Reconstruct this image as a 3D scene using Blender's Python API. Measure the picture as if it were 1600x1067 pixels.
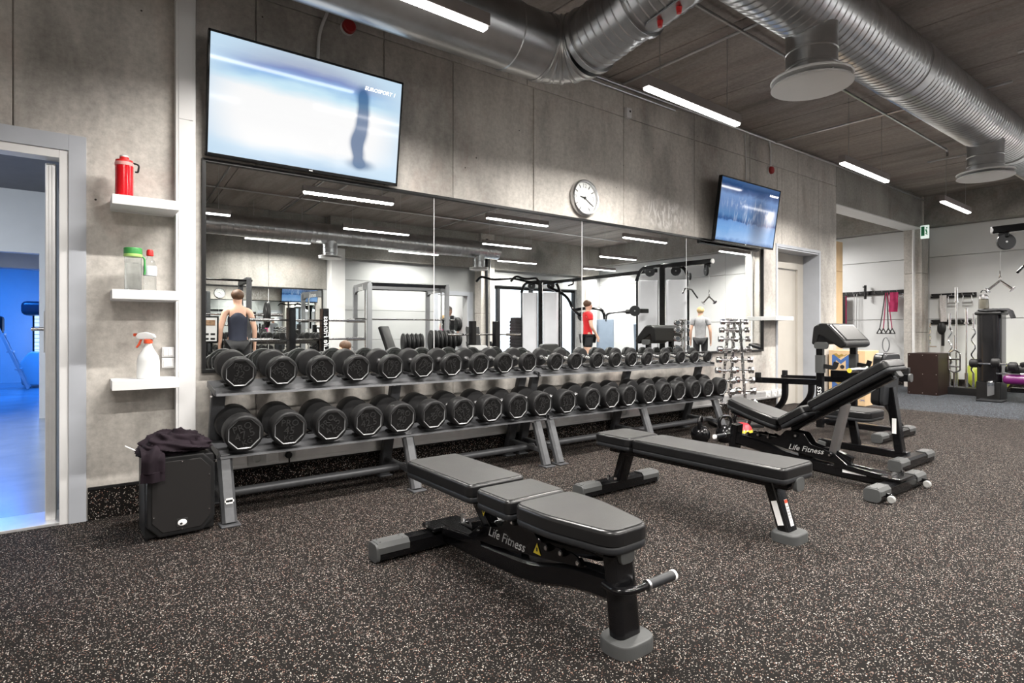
import bpy, bmesh, math, random
from math import sin, cos, pi, radians as R, sqrt, atan2
from mathutils import Vector as V, Matrix as MX, Euler
random.seed(7)
for o in list(bpy.data.objects): bpy.data.objects.remove(o)
S = bpy.context.scene
C = S.collection

# ------------------------------------------------ camera, world, exposure
cd = bpy.data.cameras.new('camera'); cam = bpy.data.objects.new('camera', cd); C.objects.link(cam)
cam.location = (0, -3.98, 1.05); cam.rotation_euler = (R(90), 0, R(-37.09))
cd.sensor_width = 36; cd.lens = 906 / 1600 * 36; cd.shift_y = -16.5 / 1600
cd.clip_start = .05; cd.clip_end = 200
S.camera = cam
S.view_settings.view_transform = 'Standard'; S.view_settings.look = 'None'
S.view_settings.gamma = 1; S.view_settings.use_curve_mapping = False
S.view_settings.exposure = 0.62
LAMP_W = 74.0        # watts of each ceiling batten
w = bpy.data.worlds.new('world'); S.world = w; w.use_nodes = True
bg = w.node_tree.nodes['Background']
bg.inputs[0].default_value = (.86, .93, 1, 1); bg.inputs[1].default_value = 2.2

# ------------------------------------------------ helpers
I4 = MX.Identity(4)
def T(x, y, z): return MX.Translation((x, y, z))
def RX(a): return MX.Rotation(a, 4, 'X')
def RY(a): return MX.Rotation(a, 4, 'Y')
def RZ(a): return MX.Rotation(a, 4, 'Z')
def frame(p0, p1, up=(0, 0, 1)):
    """matrix whose Z runs from p0 to p1, X close to 'side'"""
    z = (V(p1) - V(p0)).normalized(); u = V(up)
    if abs(z.dot(u)) > .98: u = V((0, 1, 0)) if abs(z.y) < .9 else V((1, 0, 0))
    x = u.cross(z).normalized(); y = z.cross(x)
    m = MX((x, y, z)).transposed().to_4x4(); m.translation = V(p0); return m
_rb = {}
def rbox(sx, sy, sz, b, seg):
    k = (round(sx, 4), round(sy, 4), round(sz, 4), round(b, 4), seg)
    if k not in _rb:
        bm = bmesh.new(); bmesh.ops.create_cube(bm, size=1)
        bmesh.ops.scale(bm, vec=(sx, sy, sz), verts=bm.verts)
        if b > 0: bmesh.ops.bevel(bm, geom=list(bm.edges), offset=b, segments=seg, profile=.5, affect='EDGES')
        bm.verts.index_update()
        _rb[k] = ([v.co.copy() for v in bm.verts], [[v.index for v in f.verts] for f in bm.faces]); bm.free()
    return _rb[k]
def fillet(pts, r, n=5):
    pts = [V(p) for p in pts]; out = [pts[0]]
    for i in range(1, len(pts) - 1):
        a, b, c = pts[i - 1], pts[i], pts[i + 1]
        d1 = (a - b); d2 = (c - b); q = min(r, d1.length * .48, d2.length * .48)
        s = b + d1.normalized() * q; e = b + d2.normalized() * q
        for k in range(n + 1):
            t = k / n; out.append(s * (1 - t) ** 2 + b * 2 * t * (1 - t) + e * t * t)
    out.append(pts[-1]); return out
class B:
    """collects shapes and links them as one mesh object"""
    def __init__(s): s.v = []; s.f = []; s.mi = []; s.m = I4.copy(); s.cur = 0
    def add(s, vs, fs, M=None):
        n = len(s.v); m = s.m @ M if M is not None else s.m
        s.v += [m @ V(p) for p in vs]; s.f += [[i + n for i in f] for f in fs]; s.mi += [s.cur] * len(fs); return s
    def box(s, c, d, b=0, rot=None, seg=2):
        vs, fs = rbox(d[0], d[1], d[2], min(b, min(d) * .49), seg)
        M = T(*c)
        if rot is not None: M = M @ rot
        return s.add(vs, fs, M)
    def bar(s, p0, p1, w, h, b=0, up=(0, 0, 1), seg=2):
        L = (V(p1) - V(p0)).length; vs, fs = rbox(w, h, L, min(b, min(w, h) * .49), seg)
        return s.add(vs, fs, frame(p0, p1, up) @ T(0, 0, L / 2))
    def cyl(s, p0, p1, r, r2=None, n=16, bev=0):
        r2 = r if r2 is None else r2; L = (V(p1) - V(p0)).length
        prof = [(r, 0), (r2, L)] if not bev else [(r - bev, 0), (r, bev), (r2, L - bev), (r2 - bev, L)]
        return s.lathe(prof, n, frame(p0, p1))
    def lathe(s, prof, n=24, M=None, caps=True):
        vs = []; fs = []; k = len(prof)
        for (r, z) in prof:
            for i in range(n): a = 2 * pi * i / n; vs.append((r * cos(a), r * sin(a), z))
        for j in range(k - 1):
            for i in range(n):
                i2 = (i + 1) % n; fs.append([j * n + i, j * n + i2, (j + 1) * n + i2, (j + 1) * n + i])
        if caps:
            if prof[0][0] > 1e-5: fs.append(list(range(n - 1, -1, -1)))
            if prof[-1][0] > 1e-5: fs.append([(k - 1) * n + i for i in range(n)])
        return s.add(vs, fs, M)
    def sweep(s, pts, sec, closed=False, up=None):
        """section (2-D points) or per-point list of sections swept along pts"""
        pts = [V(p) for p in pts]; n = len(pts); vs = []; fs = []
        many = isinstance(sec[0][0], (tuple, list)); k = len(sec[0]) if many else len(sec)
        t0 = (pts[1] - pts[0]).normalized()
        u = V(up) if up is not None else (V((0, 0, 1)) if abs(t0.z) < .9 else V((0, 1, 0)))
        x = u.cross(t0).normalized()
        for i, p in enumerate(pts):
            if closed: t = (pts[(i + 1) % n] - pts[i - 1]).normalized()
            elif i == 0: t = t0
            elif i == n - 1: t = (pts[-1] - pts[-2]).normalized()
            else: t = ((pts[i + 1] - p).normalized() + (p - pts[i - 1]).normalized()).normalized()
            if up is not None: x = V(up).cross(t).normalized()
            else: x = (x - t * x.dot(t)).normalized()
            y = t.cross(x); ss = sec[i] if many else sec
            for (a, b) in ss: vs.append(p + x * a + y * b)
        for i in range(n if closed else n - 1):
            for j in range(k):
                a = i * k + j; b = i * k + (j + 1) % k; q = ((i + 1) % n) * k
                fs.append([a, b, q + (j + 1) % k, q + j])
        if not closed: fs.append(list(range(k - 1, -1, -1))); fs.append([(n - 1) * k + j for j in range(k)])
        return s.add(vs, fs)
    def tube(s, pts, r, n=8, closed=False):
        return s.sweep(pts, [(r * cos(2 * pi * i / n), r * sin(2 * pi * i / n)) for i in range(n)], closed)
    def rect(s, pts, w, h, up=None, b=.006):
        c = [(w / 2, h / 2 - b), (w / 2 - b, h / 2), (-w / 2 + b, h / 2), (-w / 2, h / 2 - b), (-w / 2, -h / 2 + b), (-w / 2 + b, -h / 2), (w / 2 - b, -h / 2), (w / 2, -h / 2 + b)]
        return s.sweep(pts, c, False, up)
    def prism(s, poly, d, M=None, b=0, seg=2, both=True):
        """polygon in local XY (counter-clockwise) raised by d along Z, edges rounded by b"""
        bm = bmesh.new(); vv = [bm.verts.new((p[0], p[1], 0)) for p in poly]; f = bm.faces.new(vv)
        r = bmesh.ops.extrude_face_region(bm, geom=[f]); top = [e for e in r['geom'] if isinstance(e, bmesh.types.BMVert)]
        bmesh.ops.translate(bm, vec=(0, 0, d), verts=top); bmesh.ops.recalc_face_normals(bm, faces=bm.faces)
        if b:
            es = [e for e in bm.edges if abs(e.verts[0].co.z - e.verts[1].co.z) < 1e-6 and (both or e.verts[0].co.z > d / 2)]
            bmesh.ops.bevel(bm, geom=es, offset=b, segments=seg, profile=.5, affect='EDGES')
        bm.verts.index_update(); vs = [v.co.copy() for v in bm.verts]; fs = [[v.index for v in f.verts] for f in bm.faces]; bm.free()
        return s.add(vs, fs, M)
    def ell(s, c, r, n=16, m=10, M=None):
        prof = [(max(1e-6, sin(pi * j / m)), -cos(pi * j / m)) for j in range(m + 1)]
        q = T(*c) @ MX.Diagonal((r[0], r[1], r[2], 1))
        return s.lathe(prof, n, q if M is None else M @ q, caps=False)
    def text(s, t, size, M, depth=.001, shear=0, align='CENTER'):
        cu = bpy.data.curves.new('t', 'FONT'); cu.body = t; cu.size = size; cu.extrude = depth; cu.shear = shear
        cu.align_x = align; cu.align_y = 'CENTER'; cu.resolution_u = 2
        o = bpy.data.objects.new('t', cu); C.objects.link(o)
        bpy.context.view_layer.update()
        me = bpy.data.meshes.new_from_object(o.evaluated_get(bpy.context.evaluated_depsgraph_get()))
        s.add([v.co.copy() for v in me.vertices], [list(p.vertices) for p in me.polygons], M)
        bpy.data.objects.remove(o); bpy.data.curves.remove(cu); bpy.data.meshes.remove(me); return s
    def mesh(s, name, mats, sharp=38):
        me = bpy.data.meshes.new(name); me.from_pydata([tuple(v) for v in s.v], [], s.f)
        for m in (mats if isinstance(mats, (list, tuple)) else [mats]): me.materials.append(m)
        if any(s.mi): me.polygons.foreach_set('material_index', s.mi)
        me.shade_smooth(); me.set_sharp_from_angle(angle=R(sharp)); me.update(); return me
    def build(s, name, mats, parent=None, sharp=38, loc=None):
        o = bpy.data.objects.new(name, s.mesh(name, mats, sharp)); C.objects.link(o)
        o.modifiers.new('weighted_normals', 'WEIGHTED_NORMAL').keep_sharp = True
        if parent is not None: o.parent = parent
        if loc is not None: o.location = loc
        return o
def tag(o, label=None, cat=None, group=None, kind=None):
    if label: o['label'] = label
    if cat: o['category'] = cat
    if group: o['group'] = group
    if kind: o['kind'] = kind
    return o
def thing(name, label, cat, loc=(0, 0, 0), rz=0, group=None):
    o = bpy.data.objects.new(name, None); C.objects.link(o); o.empty_display_size = .1
    o.location = loc; o.rotation_euler = (0, 0, rz); return tag(o, label, cat, group)
def place(name, me, parent=None, loc=(0, 0, 0), rot=(0, 0, 0), sc=None):
    o = bpy.data.objects.new(name, me); C.objects.link(o); o.parent = parent; o.location = loc; o.rotation_euler = rot
    if sc: o.scale = sc
    return o
def dup(root, loc, rz=None, label=None, group=None, rot=None):
    def rec(o, par):
        c = o.copy(); C.objects.link(c); c.parent = par
        for ch in o.children: rec(ch, c)
        return c
    r = rec(root, None); r.location = loc
    if rz is not None: r.rotation_euler = (0, 0, rz)
    if rot is not None: r.rotation_euler = rot
    if label: r['label'] = label
    if group: r['group'] = group
    return r
def struct(name, b, m, parent=None, label=None):
    o = b.build(name, m, parent)
    if parent is None: o['kind'] = 'structure'
    if label: o['label'] = label
    return o

# ------------------------------------------------ materials
def newmat(name):
    m = bpy.data.materials.new(name); m.use_nodes = True; nt = m.node_tree
    return m, nt, nt.nodes['Principled BSDF']
def N(nt, t, **kw):
    n = nt.nodes.new(t)
    for k, v in kw.items(): setattr(n, k, v)
    return n
def coords(nt, scale=(1, 1, 1), kind='Object', rot=(0, 0, 0), loc=(0, 0, 0)):
    t = N(nt, 'ShaderNodeTexCoord'); mp = N(nt, 'ShaderNodeMapping')
    mp.inputs['Scale'].default_value = scale; mp.inputs['Rotation'].default_value = rot; mp.inputs['Location'].default_value = loc
    nt.links.new(t.outputs[kind], mp.inputs[0]); return mp.outputs[0]
def noise(nt, vec, scale, detail=4, rough=.55, dist=0):
    n = N(nt, 'ShaderNodeTexNoise'); n.inputs['Scale'].default_value = scale; n.inputs['Detail'].default_value = detail
    n.inputs['Roughness'].default_value = rough; n.inputs['Distortion'].default_value = dist
    nt.links.new(vec, n.inputs['Vector']); return n.outputs['Fac']
def ramp(nt, fac, stops, interp='LINEAR'):
    r = N(nt, 'ShaderNodeValToRGB'); r.color_ramp.interpolation = interp; e = r.color_ramp.elements
    while len(e) < len(stops): e.new(.5)
    for i, (p, c) in enumerate(stops):
        e[i].position = p; e[i].color = (*c, 1) if len(c) == 3 else c
    nt.links.new(fac, r.inputs[0]); return r.outputs[0]
def mix(nt, a, b, fac, mode='MIX'):
    m = N(nt, 'ShaderNodeMix', data_type='RGBA', blend_type=mode)
    if isinstance(fac, (int, float)): m.inputs[0].default_value = fac
    else: nt.links.new(fac, m.inputs[0])
    for i, q in ((6, a), (7, b)):
        if isinstance(q, tuple): m.inputs[i].default_value = (*q[:3], 1)
        else: nt.links.new(q, m.inputs[i])
    return m.outputs[2]
def math_(nt, op, a, b=0.0, clamp=False):
    m = N(nt, 'ShaderNodeMath', operation=op); m.use_clamp = clamp
    for i, q in ((0, a), (1, b)):
        if isinstance(q, (int, float)): m.inputs[i].default_value = q
        else: nt.links.new(q, m.inputs[i])
    return m.outputs[0]
def bump(nt, bs, h, strength, dist=.01):
    b = N(nt, 'ShaderNodeBump'); b.inputs['Strength'].default_value = strength; b.inputs['Distance'].default_value = dist
    nt.links.new(h, b.inputs['Height']); nt.links.new(b.outputs[0], bs.inputs['Normal'])
def g(v): return (v, v, v)
def mat(name, col, rough=.5, metal=0, var=.08, vs=6, bs_=0, bstr=0, spec=.5, coat=0, emit=0):
    m, nt, bs = newmat(name); bs.inputs['Roughness'].default_value = rough; bs.inputs['Metallic'].default_value = metal
    bs.inputs['Specular IOR Level'].default_value = spec; bs.inputs['Coat Weight'].default_value = coat
    vec = coords(nt); f = noise(nt, vec, vs)
    lo = tuple(max(0, c * (1 - var)) for c in col); hi = tuple(min(1, c * (1 + var)) for c in col)
    c = ramp(nt, f, [(.3, lo), (.7, hi)]); nt.links.new(c, bs.inputs['Base Color'])
    if bs_: bump(nt, bs, noise(nt, vec, bs_, 3), bstr, .002)
    if emit: bs.inputs['Emission Color'].default_value = (*col, 1); bs.inputs['Emission Strength'].default_value = emit
    return m
def concrete(name, base, streak=(1, 1, 1), tint=(.30, .17, .13), tamt=.25, dark=.6, hole=True, rough=.62, splash=None):
    m, nt, bs = newmat(name); bs.inputs['Roughness'].default_value = rough; bs.inputs['Specular IOR Level'].default_value = .35
    vec = coords(nt); sv = coords(nt, streak)
    big = noise(nt, sv, 1.1, 6, .6, .4); fine = noise(nt, vec, 26, 5, .7)
    lo = tuple(c * dark for c in base); c = ramp(nt, big, [(.30, lo), (.5, base), (.72, tuple(min(1, q * 1.3) for q in base))])
    st2 = noise(nt, coords(nt, (streak[0] * 3.2, streak[1] * 3.2, streak[2] * 1.3), loc=(1, 5, 2)), 1.0, 6, .65, .8)
    c = mix(nt, c, ramp(nt, st2, [(.34, g(.68)), (.54, g(1.0))]), .6, 'MULTIPLY')
    c = mix(nt, c, ramp(nt, fine, [(.3, g(.62)), (.62, g(1.0))]), .7, 'MULTIPLY')
    rust = noise(nt, coords(nt, streak, loc=(3, 9, 4)), 1.7, 5, .65, .6)
    rf = ramp(nt, rust, [(.55, g(0)), (.78, g(tamt))]); c = mix(nt, c, tint, rf)
    if hole:
        vo = N(nt, 'ShaderNodeTexVoronoi'); vo.inputs['Scale'].default_value = 9; nt.links.new(vec, vo.inputs['Vector'])
        sep = N(nt, 'ShaderNodeSeparateColor'); nt.links.new(vo.outputs['Color'], sep.inputs[0])
        h = math_(nt, 'MULTIPLY', math_(nt, 'LESS_THAN', vo.outputs['Distance'], .05), math_(nt, 'GREATER_THAN', sep.outputs[0], .72))
        c = mix(nt, c, (.05, .045, .04), h)
    if splash:
        tc = N(nt, 'ShaderNodeTexCoord'); sp = N(nt, 'ShaderNodeSeparateXYZ'); nt.links.new(tc.outputs['Object'], sp.inputs[0])
        for (x0, z0, a, b_) in splash:
            dx = math_(nt, 'DIVIDE', math_(nt, 'SUBTRACT', sp.outputs[0], x0), a); dz = math_(nt, 'DIVIDE', math_(nt, 'SUBTRACT', sp.outputs[2], z0), b_)
            d = math_(nt, 'SUBTRACT', 1.0, math_(nt, 'ADD', math_(nt, 'MULTIPLY', dx, dx), math_(nt, 'MULTIPLY', dz, dz)), True)
            w = noise(nt, coords(nt, (5, 1, 1.6), rot=(0, .5, 0)), 2.4, 5, .6, 2.2); k = ramp(nt, w, [(.46, g(0)), (.60, g(.75))])
            c = mix(nt, c, (.86, .84, .82), math_(nt, 'MULTIPLY', k, math_(nt, 'POWER', d, .5)))
    nt.links.new(c, bs.inputs['Base Color']); bump(nt, bs, fine, .25, .004); return m
def speckle(name, dens=.30, base=(.016, .014, .013), sc=150, tone=1.0, tint=(1, 1, 1)):
    """recycled rubber granules"""
    m, nt, bs = newmat(name); bs.inputs['Roughness'].default_value = .85; bs.inputs['Specular IOR Level'].default_value = .08
    vec = coords(nt); col = base
    for k, (s, d) in enumerate(((sc, dens), (sc * 1.7, dens * .8))):
        vo = N(nt, 'ShaderNodeTexVoronoi'); vo.inputs['Scale'].default_value = s
        mp = coords(nt, loc=(k * 3.3, k * 1.7, .37 * k)); nt.links.new(mp, vo.inputs['Vector'])
        sep = N(nt, 'ShaderNodeSeparateColor'); nt.links.new(vo.outputs['Color'], sep.inputs[0])
        on = math_(nt, 'MULTIPLY', math_(nt, 'LESS_THAN', vo.outputs['Distance'], .46), math_(nt, 'LESS_THAN', sep.outputs[0], d))
        t = tone
        gc = ramp(nt, sep.outputs[1], [(0, (.30 * t, .17 * t, .13 * t)), (.25, (.50 * t, .42 * t, .36 * t)), (.5, (.74 * t, .68 * t, .62 * t)), (.8, (.34 * t, .30 * t, .28 * t))], 'CONSTANT')
        gc = mix(nt, gc, tint, 1.0, 'MULTIPLY') if tint != (1, 1, 1) else gc
        col = mix(nt, col, gc, on)
    nt.links.new(col, bs.inputs['Base Color'])
    bump(nt, bs, noise(nt, vec, 210, 2), .35, .002); return m
K = {}
K['conc'] = concrete('board_cast_concrete', (.56, .53, .49), (1, 1, .55), tamt=.4, dark=.5, splash=[(5.1, 2.30, .42, .17)])
K['ceil'] = concrete('ceiling_concrete', (.33, .29, .265), (2.4, .35, 1), tint=(.27, .15, .125), tamt=.45, dark=.62, hole=False)
K['beam'] = concrete('beam_concrete', (.34, .325, .30), (.7, 1, 1))
K['rub'] = speckle('speckled_rubber', .125, base=(.0075, .0065, .006), sc=205, tone=.66)
K['rubb'] = speckle('blue_speckled_rubber', .2, base=(.016, .018, .021), sc=180, tone=.72, tint=(.72, .92, 1.15))
K['rubd'] = speckle('speckled_rubber_skirting', .11, base=(.0075, .0065, .006), sc=165, tone=.8)
K['wht'] = mat('white_paint', (.68, .68, .68), .45, var=.02)
K['panel'] = mat('white_sandwich_panel', (.62, .63, .63), .38, var=.03, vs=2)
K['greyf'] = mat('grey_blue_casing', (.40, .42, .46), .45, var=.04)
K['beige'] = mat('beige_door_paint', (.52, .49, .44), .4, var=.03)
K['alu'] = mat('brushed_aluminium', (.78, .78, .78), .34, .7, var=.05, vs=14)
K['blk'] = mat('gloss_black_paint', (.004, .004, .0045), .16, var=.2, spec=.35)
K['blkm'] = mat('satin_black_plastic', (.009, .009, .0095), .42, var=.2, spec=.3)
K['blkr'] = mat('black_rubber', (.0105, .0105, .011), .5, var=.25, vs=12, bs_=160, bstr=.15, spec=.28)
K['face'] = mat('embossed_dark_rubber', (.006, .0058, .006), .45, var=.25, vs=20, spec=.25)
K['vin'] = mat('black_vinyl_glare', (.034, .034, .033), .45, var=.12, vs=9, bs_=240, bstr=.18, spec=.3)  # for pad tops, paler than the sides: glare put into the colour
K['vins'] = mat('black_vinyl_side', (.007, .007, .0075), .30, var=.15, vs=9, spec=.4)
K['shell'] = mat('charcoal_plastic_shell', (.014, .015, .017), .45, var=.1, spec=.35)
K['cap'] = mat('grey_plastic', (.062, .064, .064), .5, var=.08, bs_=180, bstr=.15, spec=.3)
K['rackg'] = mat('charcoal_metallic_powder', (.07, .072, .077), .42, .35, var=.12, vs=30)
K['chr'] = mat('chrome', (.80, .80, .81), .08, 1, var=.03)
K['stl'] = mat('galvanised_steel', (.50, .51, .52), .28, 1, var=.16, vs=5)
K['stls'] = mat('satin_steel', (.55, .55, .56), .3, 1, var=.08)
K['red'] = mat('red_plastic', (.62, .02, .02), .35, var=.08)
K['yel'] = mat('yellow_print', (.80, .62, .04), .5, var=.05)
K['whp'] = mat('white_print', (.82, .82, .82), .5, var=.02)
K['grp'] = mat('grey_print', (.36, .36, .36), .5, var=.02)
K['blp'] = mat('black_print', (.012, .012, .012), .6, var=.1)
K['dbl'] = mat('blue_print', (.05, .13, .36), .55, var=.05)
K['gold'] = mat('gold_print', (.36, .24, .06), .55, var=.08)
K['ply'] = mat('birch_plywood', (.66, .47, .27), .5, var=.12, vs=3)
K['brn'] = mat('dark_brown_board', (.02, .011, .0095), .5, var=.15, vs=4, spec=.2)
K['pur'] = mat('magenta_vinyl', (.10, .005, .085), .35, var=.1)
K['mag'] = mat('magenta_cloth', (.33, .012, .075), .8, var=.15, vs=20)
K['grn'] = mat('lime_vinyl', (.48, .55, .05), .4, var=.08)
K['dgr'] = mat('green_plastic', (.05, .30, .07), .4, var=.08)
K['lgr'] = mat('lime_plastic', (.42, .66, .18), .4, var=.05)
K['org'] = mat('orange_red_plastic', (.75, .09, .03), .4, var=.05)
K['jack'] = mat('dark_plum_fabric', (.013, .0085, .012), .8, var=.3, vs=14, bs_=90, bstr=.3, spec=.12)
K['skin'] = mat('skin', (.62, .38, .28), .55, var=.06)
K['gtow'] = mat('dark_grey_cloth', (.03, .03, .032), .9, var=.2, vs=20, spec=.15)
K['bluev'] = mat('blue_grey_vinyl', (.22, .28, .36), .4, var=.06)
K['gry'] = mat('silver_grey_frame', (.20, .205, .215), .4, .3, var=.06)
K['shr'] = mat('pale_shroud', (.62, .63, .67), .28, .15, var=.05, vs=3)
def glass(name, col, rough=.03):
    m, nt, bs = newmat(name); bs.inputs['Base Color'].default_value = (*col, 1); bs.inputs['Roughness'].default_value = rough
    bs.inputs['Transmission Weight'].default_value = 1; bs.inputs['IOR'].default_value = 1.25; return m
K['clear'] = glass('clear_plastic', (.93, .96, .97)); K['redg'] = glass('red_tinted_bottle', (.85, .02, .03), .1)
def mirror_mat():
    m, nt, bs = newmat('mirror_silver'); bs.inputs['Metallic'].default_value = 1; bs.inputs['Roughness'].default_value = 0
    f = noise(nt, coords(nt), .6); nt.links.new(ramp(nt, f, [(.3, (.86, .885, .875)), (.7, (.88, .90, .89))]), bs.inputs['Base Color']); return m
K['mir'] = mirror_mat()
def emis(name, col, st):
    m, nt, bs = newmat(name); bs.inputs['Base Color'].default_value = (*col, 1)
    bs.inputs['Emission Color'].default_value = (*col, 1); bs.inputs['Emission Strength'].default_value = st; return m
K['led'] = emis('led_diffuser', (1, .985, .96), 9)
# ------------------------------------------------ room shell
ZC = 3.54; XE = 9.07; XF = 12.9; YO = -8.6; XL = -1.6; YA = 3.2
def slab(b, x0, x1, y0, y1, z0, z1, bv=0): return b.box(((x0 + x1) / 2, (y0 + y1) / 2, (z0 + z1) / 2), (x1 - x0, y1 - y0, z1 - z0), bv)
b = B(); slab(b, XL, 8.9, YO, 0, -.1, 0); slab(b, 7.38, 8.52, 0, .3, -.1, 0)
floor = struct('floor', b, K['rub'], label='black speckled rubber gym floor')
b = B(); slab(b, 8.9, XF, YO, 0, -.1, 0); slab(b, XE, XF, 0, YA, -.1, 0); struct('floor', b, K['rubb'], label='blue grey speckled rubber floor of the far area')
# mirror wall: core with two door openings, cast panels in front of it
b = B()
slab(b, XL, -1.1, .012, .3, 0, ZC); slab(b, -1.1, -.05, .012, .3, 2.06, ZC); slab(b, -.05, 7.38, .012, .3, 0, ZC)
slab(b, 7.38, 8.52, .012, .3, 2.16, ZC); slab(b, 8.52, XE, .012, .3, 0, ZC)
wall_back = struct('wall_back', b, K['conc'], label='board-marked concrete wall carrying the long mirror')
def cpanel(poly, parent=wall_back, m=K['conc']):
    bb = B(); bb.prism(poly, .012, T(0, .0125, 0) @ RX(pi / 2), b=.003, seg=1); bb.build('concrete_panel', m, parent)
def rp(x0, x1, z0, z1): cpanel([(x0 + .003, z0), (x1 - .003, z0), (x1 - .003, z1), (x0 + .003, z1)])
rp(XL, -1.1, 0, 3.2); rp(-1.1, -.253, 2.06, 3.2)
cpanel([(-.05, 0), (.936, 0), (.936, 3.2), (-.25, 3.2), (-.25, 2.06), (-.05, 2.06)])
ed = [.939, 1.826, 2.419, 3.178, 3.251, 4.42, 5.59, 6.733, 7.38]
for a, c in zip(ed[:-1], ed[1:]):
    if abs(a - 3.178) > .01: rp(a, c, 0, 3.2)
rp(7.38, 7.506, 2.16, 3.2); rp(7.506, 7.931, 2.16, 3.2); rp(7.931, 8.52, 2.16, 3.2)
cpanel([(8.523, 0), (XE, 0), (XE, 3.2), (8.523, 3.2)])
for a, c in zip([XL, -.253, .939, 1.826, 3.178, 4.42, 5.59, 6.733, 7.931], [-.253, .939, 1.826, 3.178, 4.42, 5.59, 6.733, 7.931, XE]): rp(a, c, 3.207, ZC)
# header beam and column at the end of the mirror wall, beam along the far wall
b = B(); slab(b, XE, 12.5, 0, .3, 2.95, ZC); struct('trim_1', b, K['beam'], label='concrete header beam spanning the opening beyond the mirror wall')
b = B(); slab(b, 12.5, XF - .06, 0, .29, 0, 1.02, .004); slab(b, 12.5, XF - .06, 0, .29, 1.026, 2.12, .004); slab(b, 12.5, XF - .06, 0, .29, 2.126, ZC, .004)
struct('trim_2', b, K['conc'], label='square concrete column under the exit sign')
b = B(); slab(b, 12.5, XF - .06, -3.55, -3.2, 0, 1.02, .004); slab(b, 12.5, XF - .06, -3.55, -3.2, 1.026, ZC, .004)
struct('trim_3', b, K['conc'], label='concrete column on the far wall seen in the mirror')
b = B(); slab(b, 12.62, XF + .2, YO, YA, 2.99, ZC); struct('trim_4', b, K['beam'], label='concrete beam above the white far wall')
b = B(); slab(b, XE + .002, 12.498, .002, .298, 2.935, 2.95); struct('trim_14', b, K['wht'], label='white slab under the header beam, its lit look put into the colour')  # the white stands in for light falling on the beam's underside
# far wall of white sandwich panels
b = B(); slab(b, XF, XF + .2, YO, YA, -.1, ZC); wall_far = struct('wall_far', b, K['panel'], label='white sandwich panel wall at the far end')
for y0, y1 in ((YO, -4.3), (-4.3, 0), (0, YA)):
    for z0, z1 in ((.125, 1.27), (1.27, 2.43), (2.43, 2.985)):
        bb = B(); bb.box((XF - .02, (y0 + y1) / 2, (z0 + z1) / 2), (.04, y1 - y0 - .004, z1 - z0 - .010), .004, seg=1); bb.build('wall_panel', K['panel'], wall_far)
b = B(); slab(b, XF - .055, XF - .042, YO, YA, 0, .17); struct('baseboard_far', b, K['rubd'])
# alcove behind
b = B(); slab(b, XE - .3, XF, YA, YA + .2, 0, ZC); struct('wall_alcove', b, K['panel'])
b = B(); slab(b, XE - .3, XE, .3, YA, 0, ZC); struct('wall_alcove_side', b, K['conc'])
t = thing('ceiling_lamp', 'hidden batten lighting the alcove behind the mirror wall end', 'lamp', (10.9, 2.3, 2.85)); b = B(); b.box((0, 0, .04), (1.24, .066, .075), .004); b.build('housing', K['wht'], t); b = B(); b.box((0, 0, -.004), (1.2, .05, .012), .002); b.build('diffuser', K['led'], t)
for x in (-.4, .4): b = B(); b.cyl((x, 0, .07), (x, 0, ZC - 2.85), .003, n=6); b.build('hanging_wire', K['stls'], t)
l = bpy.data.lights.new('alcove_light', 'AREA'); l.shape = 'RECTANGLE'; l.size = 1.2; l.size_y = .05; l.energy = LAMP_W * 1.2; l.color = (1, .97, .94); o = bpy.data.objects.new('alcove_light', l); C.objects.link(o); o.parent = t; o.location = (0, 0, -.02)
# ceiling of cast slabs, slightly askew to the mirror wall
b = B(); slab(b, XL - .2, XF + .2, YO - .2, YA + .2, ZC + .02, ZC + .25); slab(b, XL - .2, XF + .2, YO - .2, YO, ZC, ZC + .02)
ceiling = struct('ceiling', b, K['ceil'], label='dark board-cast concrete ceiling')
k = math.tan(R(2.9)); x = -2.0
while x < 13.4:
    def cx(xx, y): return min(XF + .15, max(XL - .15, xx - k * y))
    y0, y1 = YO, YA; a0, a1, c1, c0 = cx(x + .006, y0), cx(x + 1.234, y0), cx(x + 1.234, y1), cx(x + .006, y1)
    if a1 - a0 > .05 and c1 - c0 > .05:
        bb = B(); bb.prism([(a0, y0), (a1, y0), (c1, y1), (c0, y1)], .02, T(0, 0, ZC), b=.004, seg=1); bb.build('ceiling_slab', K['ceil'], ceiling)
    x += 1.24
# left wall, hidden beside the camera
b = B(); slab(b, XL - .2, XL, YO, .3, 0, ZC); struct('wall_left', b, K['conc'])
# ---------------- opposite wall (seen in the mirror)
b = B(); w0 = YO - .25
slab(b, XL, 4.4, w0, YO, 0, ZC); slab(b, 4.4, 7.18, w0, YO, 0, ZC); slab(b, 7.18, 8.07, w0, YO, 1.95, ZC); slab(b, 8.07, 8.71, w0, YO, 0, ZC)
slab(b, 8.71, 11.9, w0, YO, 2.25, ZC); slab(b, 11.9, XF, w0, YO, 0, ZC)
K['beam2'] = concrete('darkened_panel_concrete', (.25, .24, .22), (1, 1, .6))  # concrete darkened in its colour to offset the lamps hanging close
K['panel2'] = mat('darkened_white_panel', (.36, .37, .37), .4, var=.03, vs=2)  # darker copy of the white panel, holds back the near lamps' brightness
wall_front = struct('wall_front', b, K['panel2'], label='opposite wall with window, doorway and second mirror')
for i in range(5):
    a = XL + i * 1.2; bb = B(); slab(bb, a + .004, min(a + 1.196, 4.4), YO, YO + .02, 0 if False else 1.96, ZC, .003); bb.build('concrete_panel', K['beam2'], wall_front)
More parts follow.
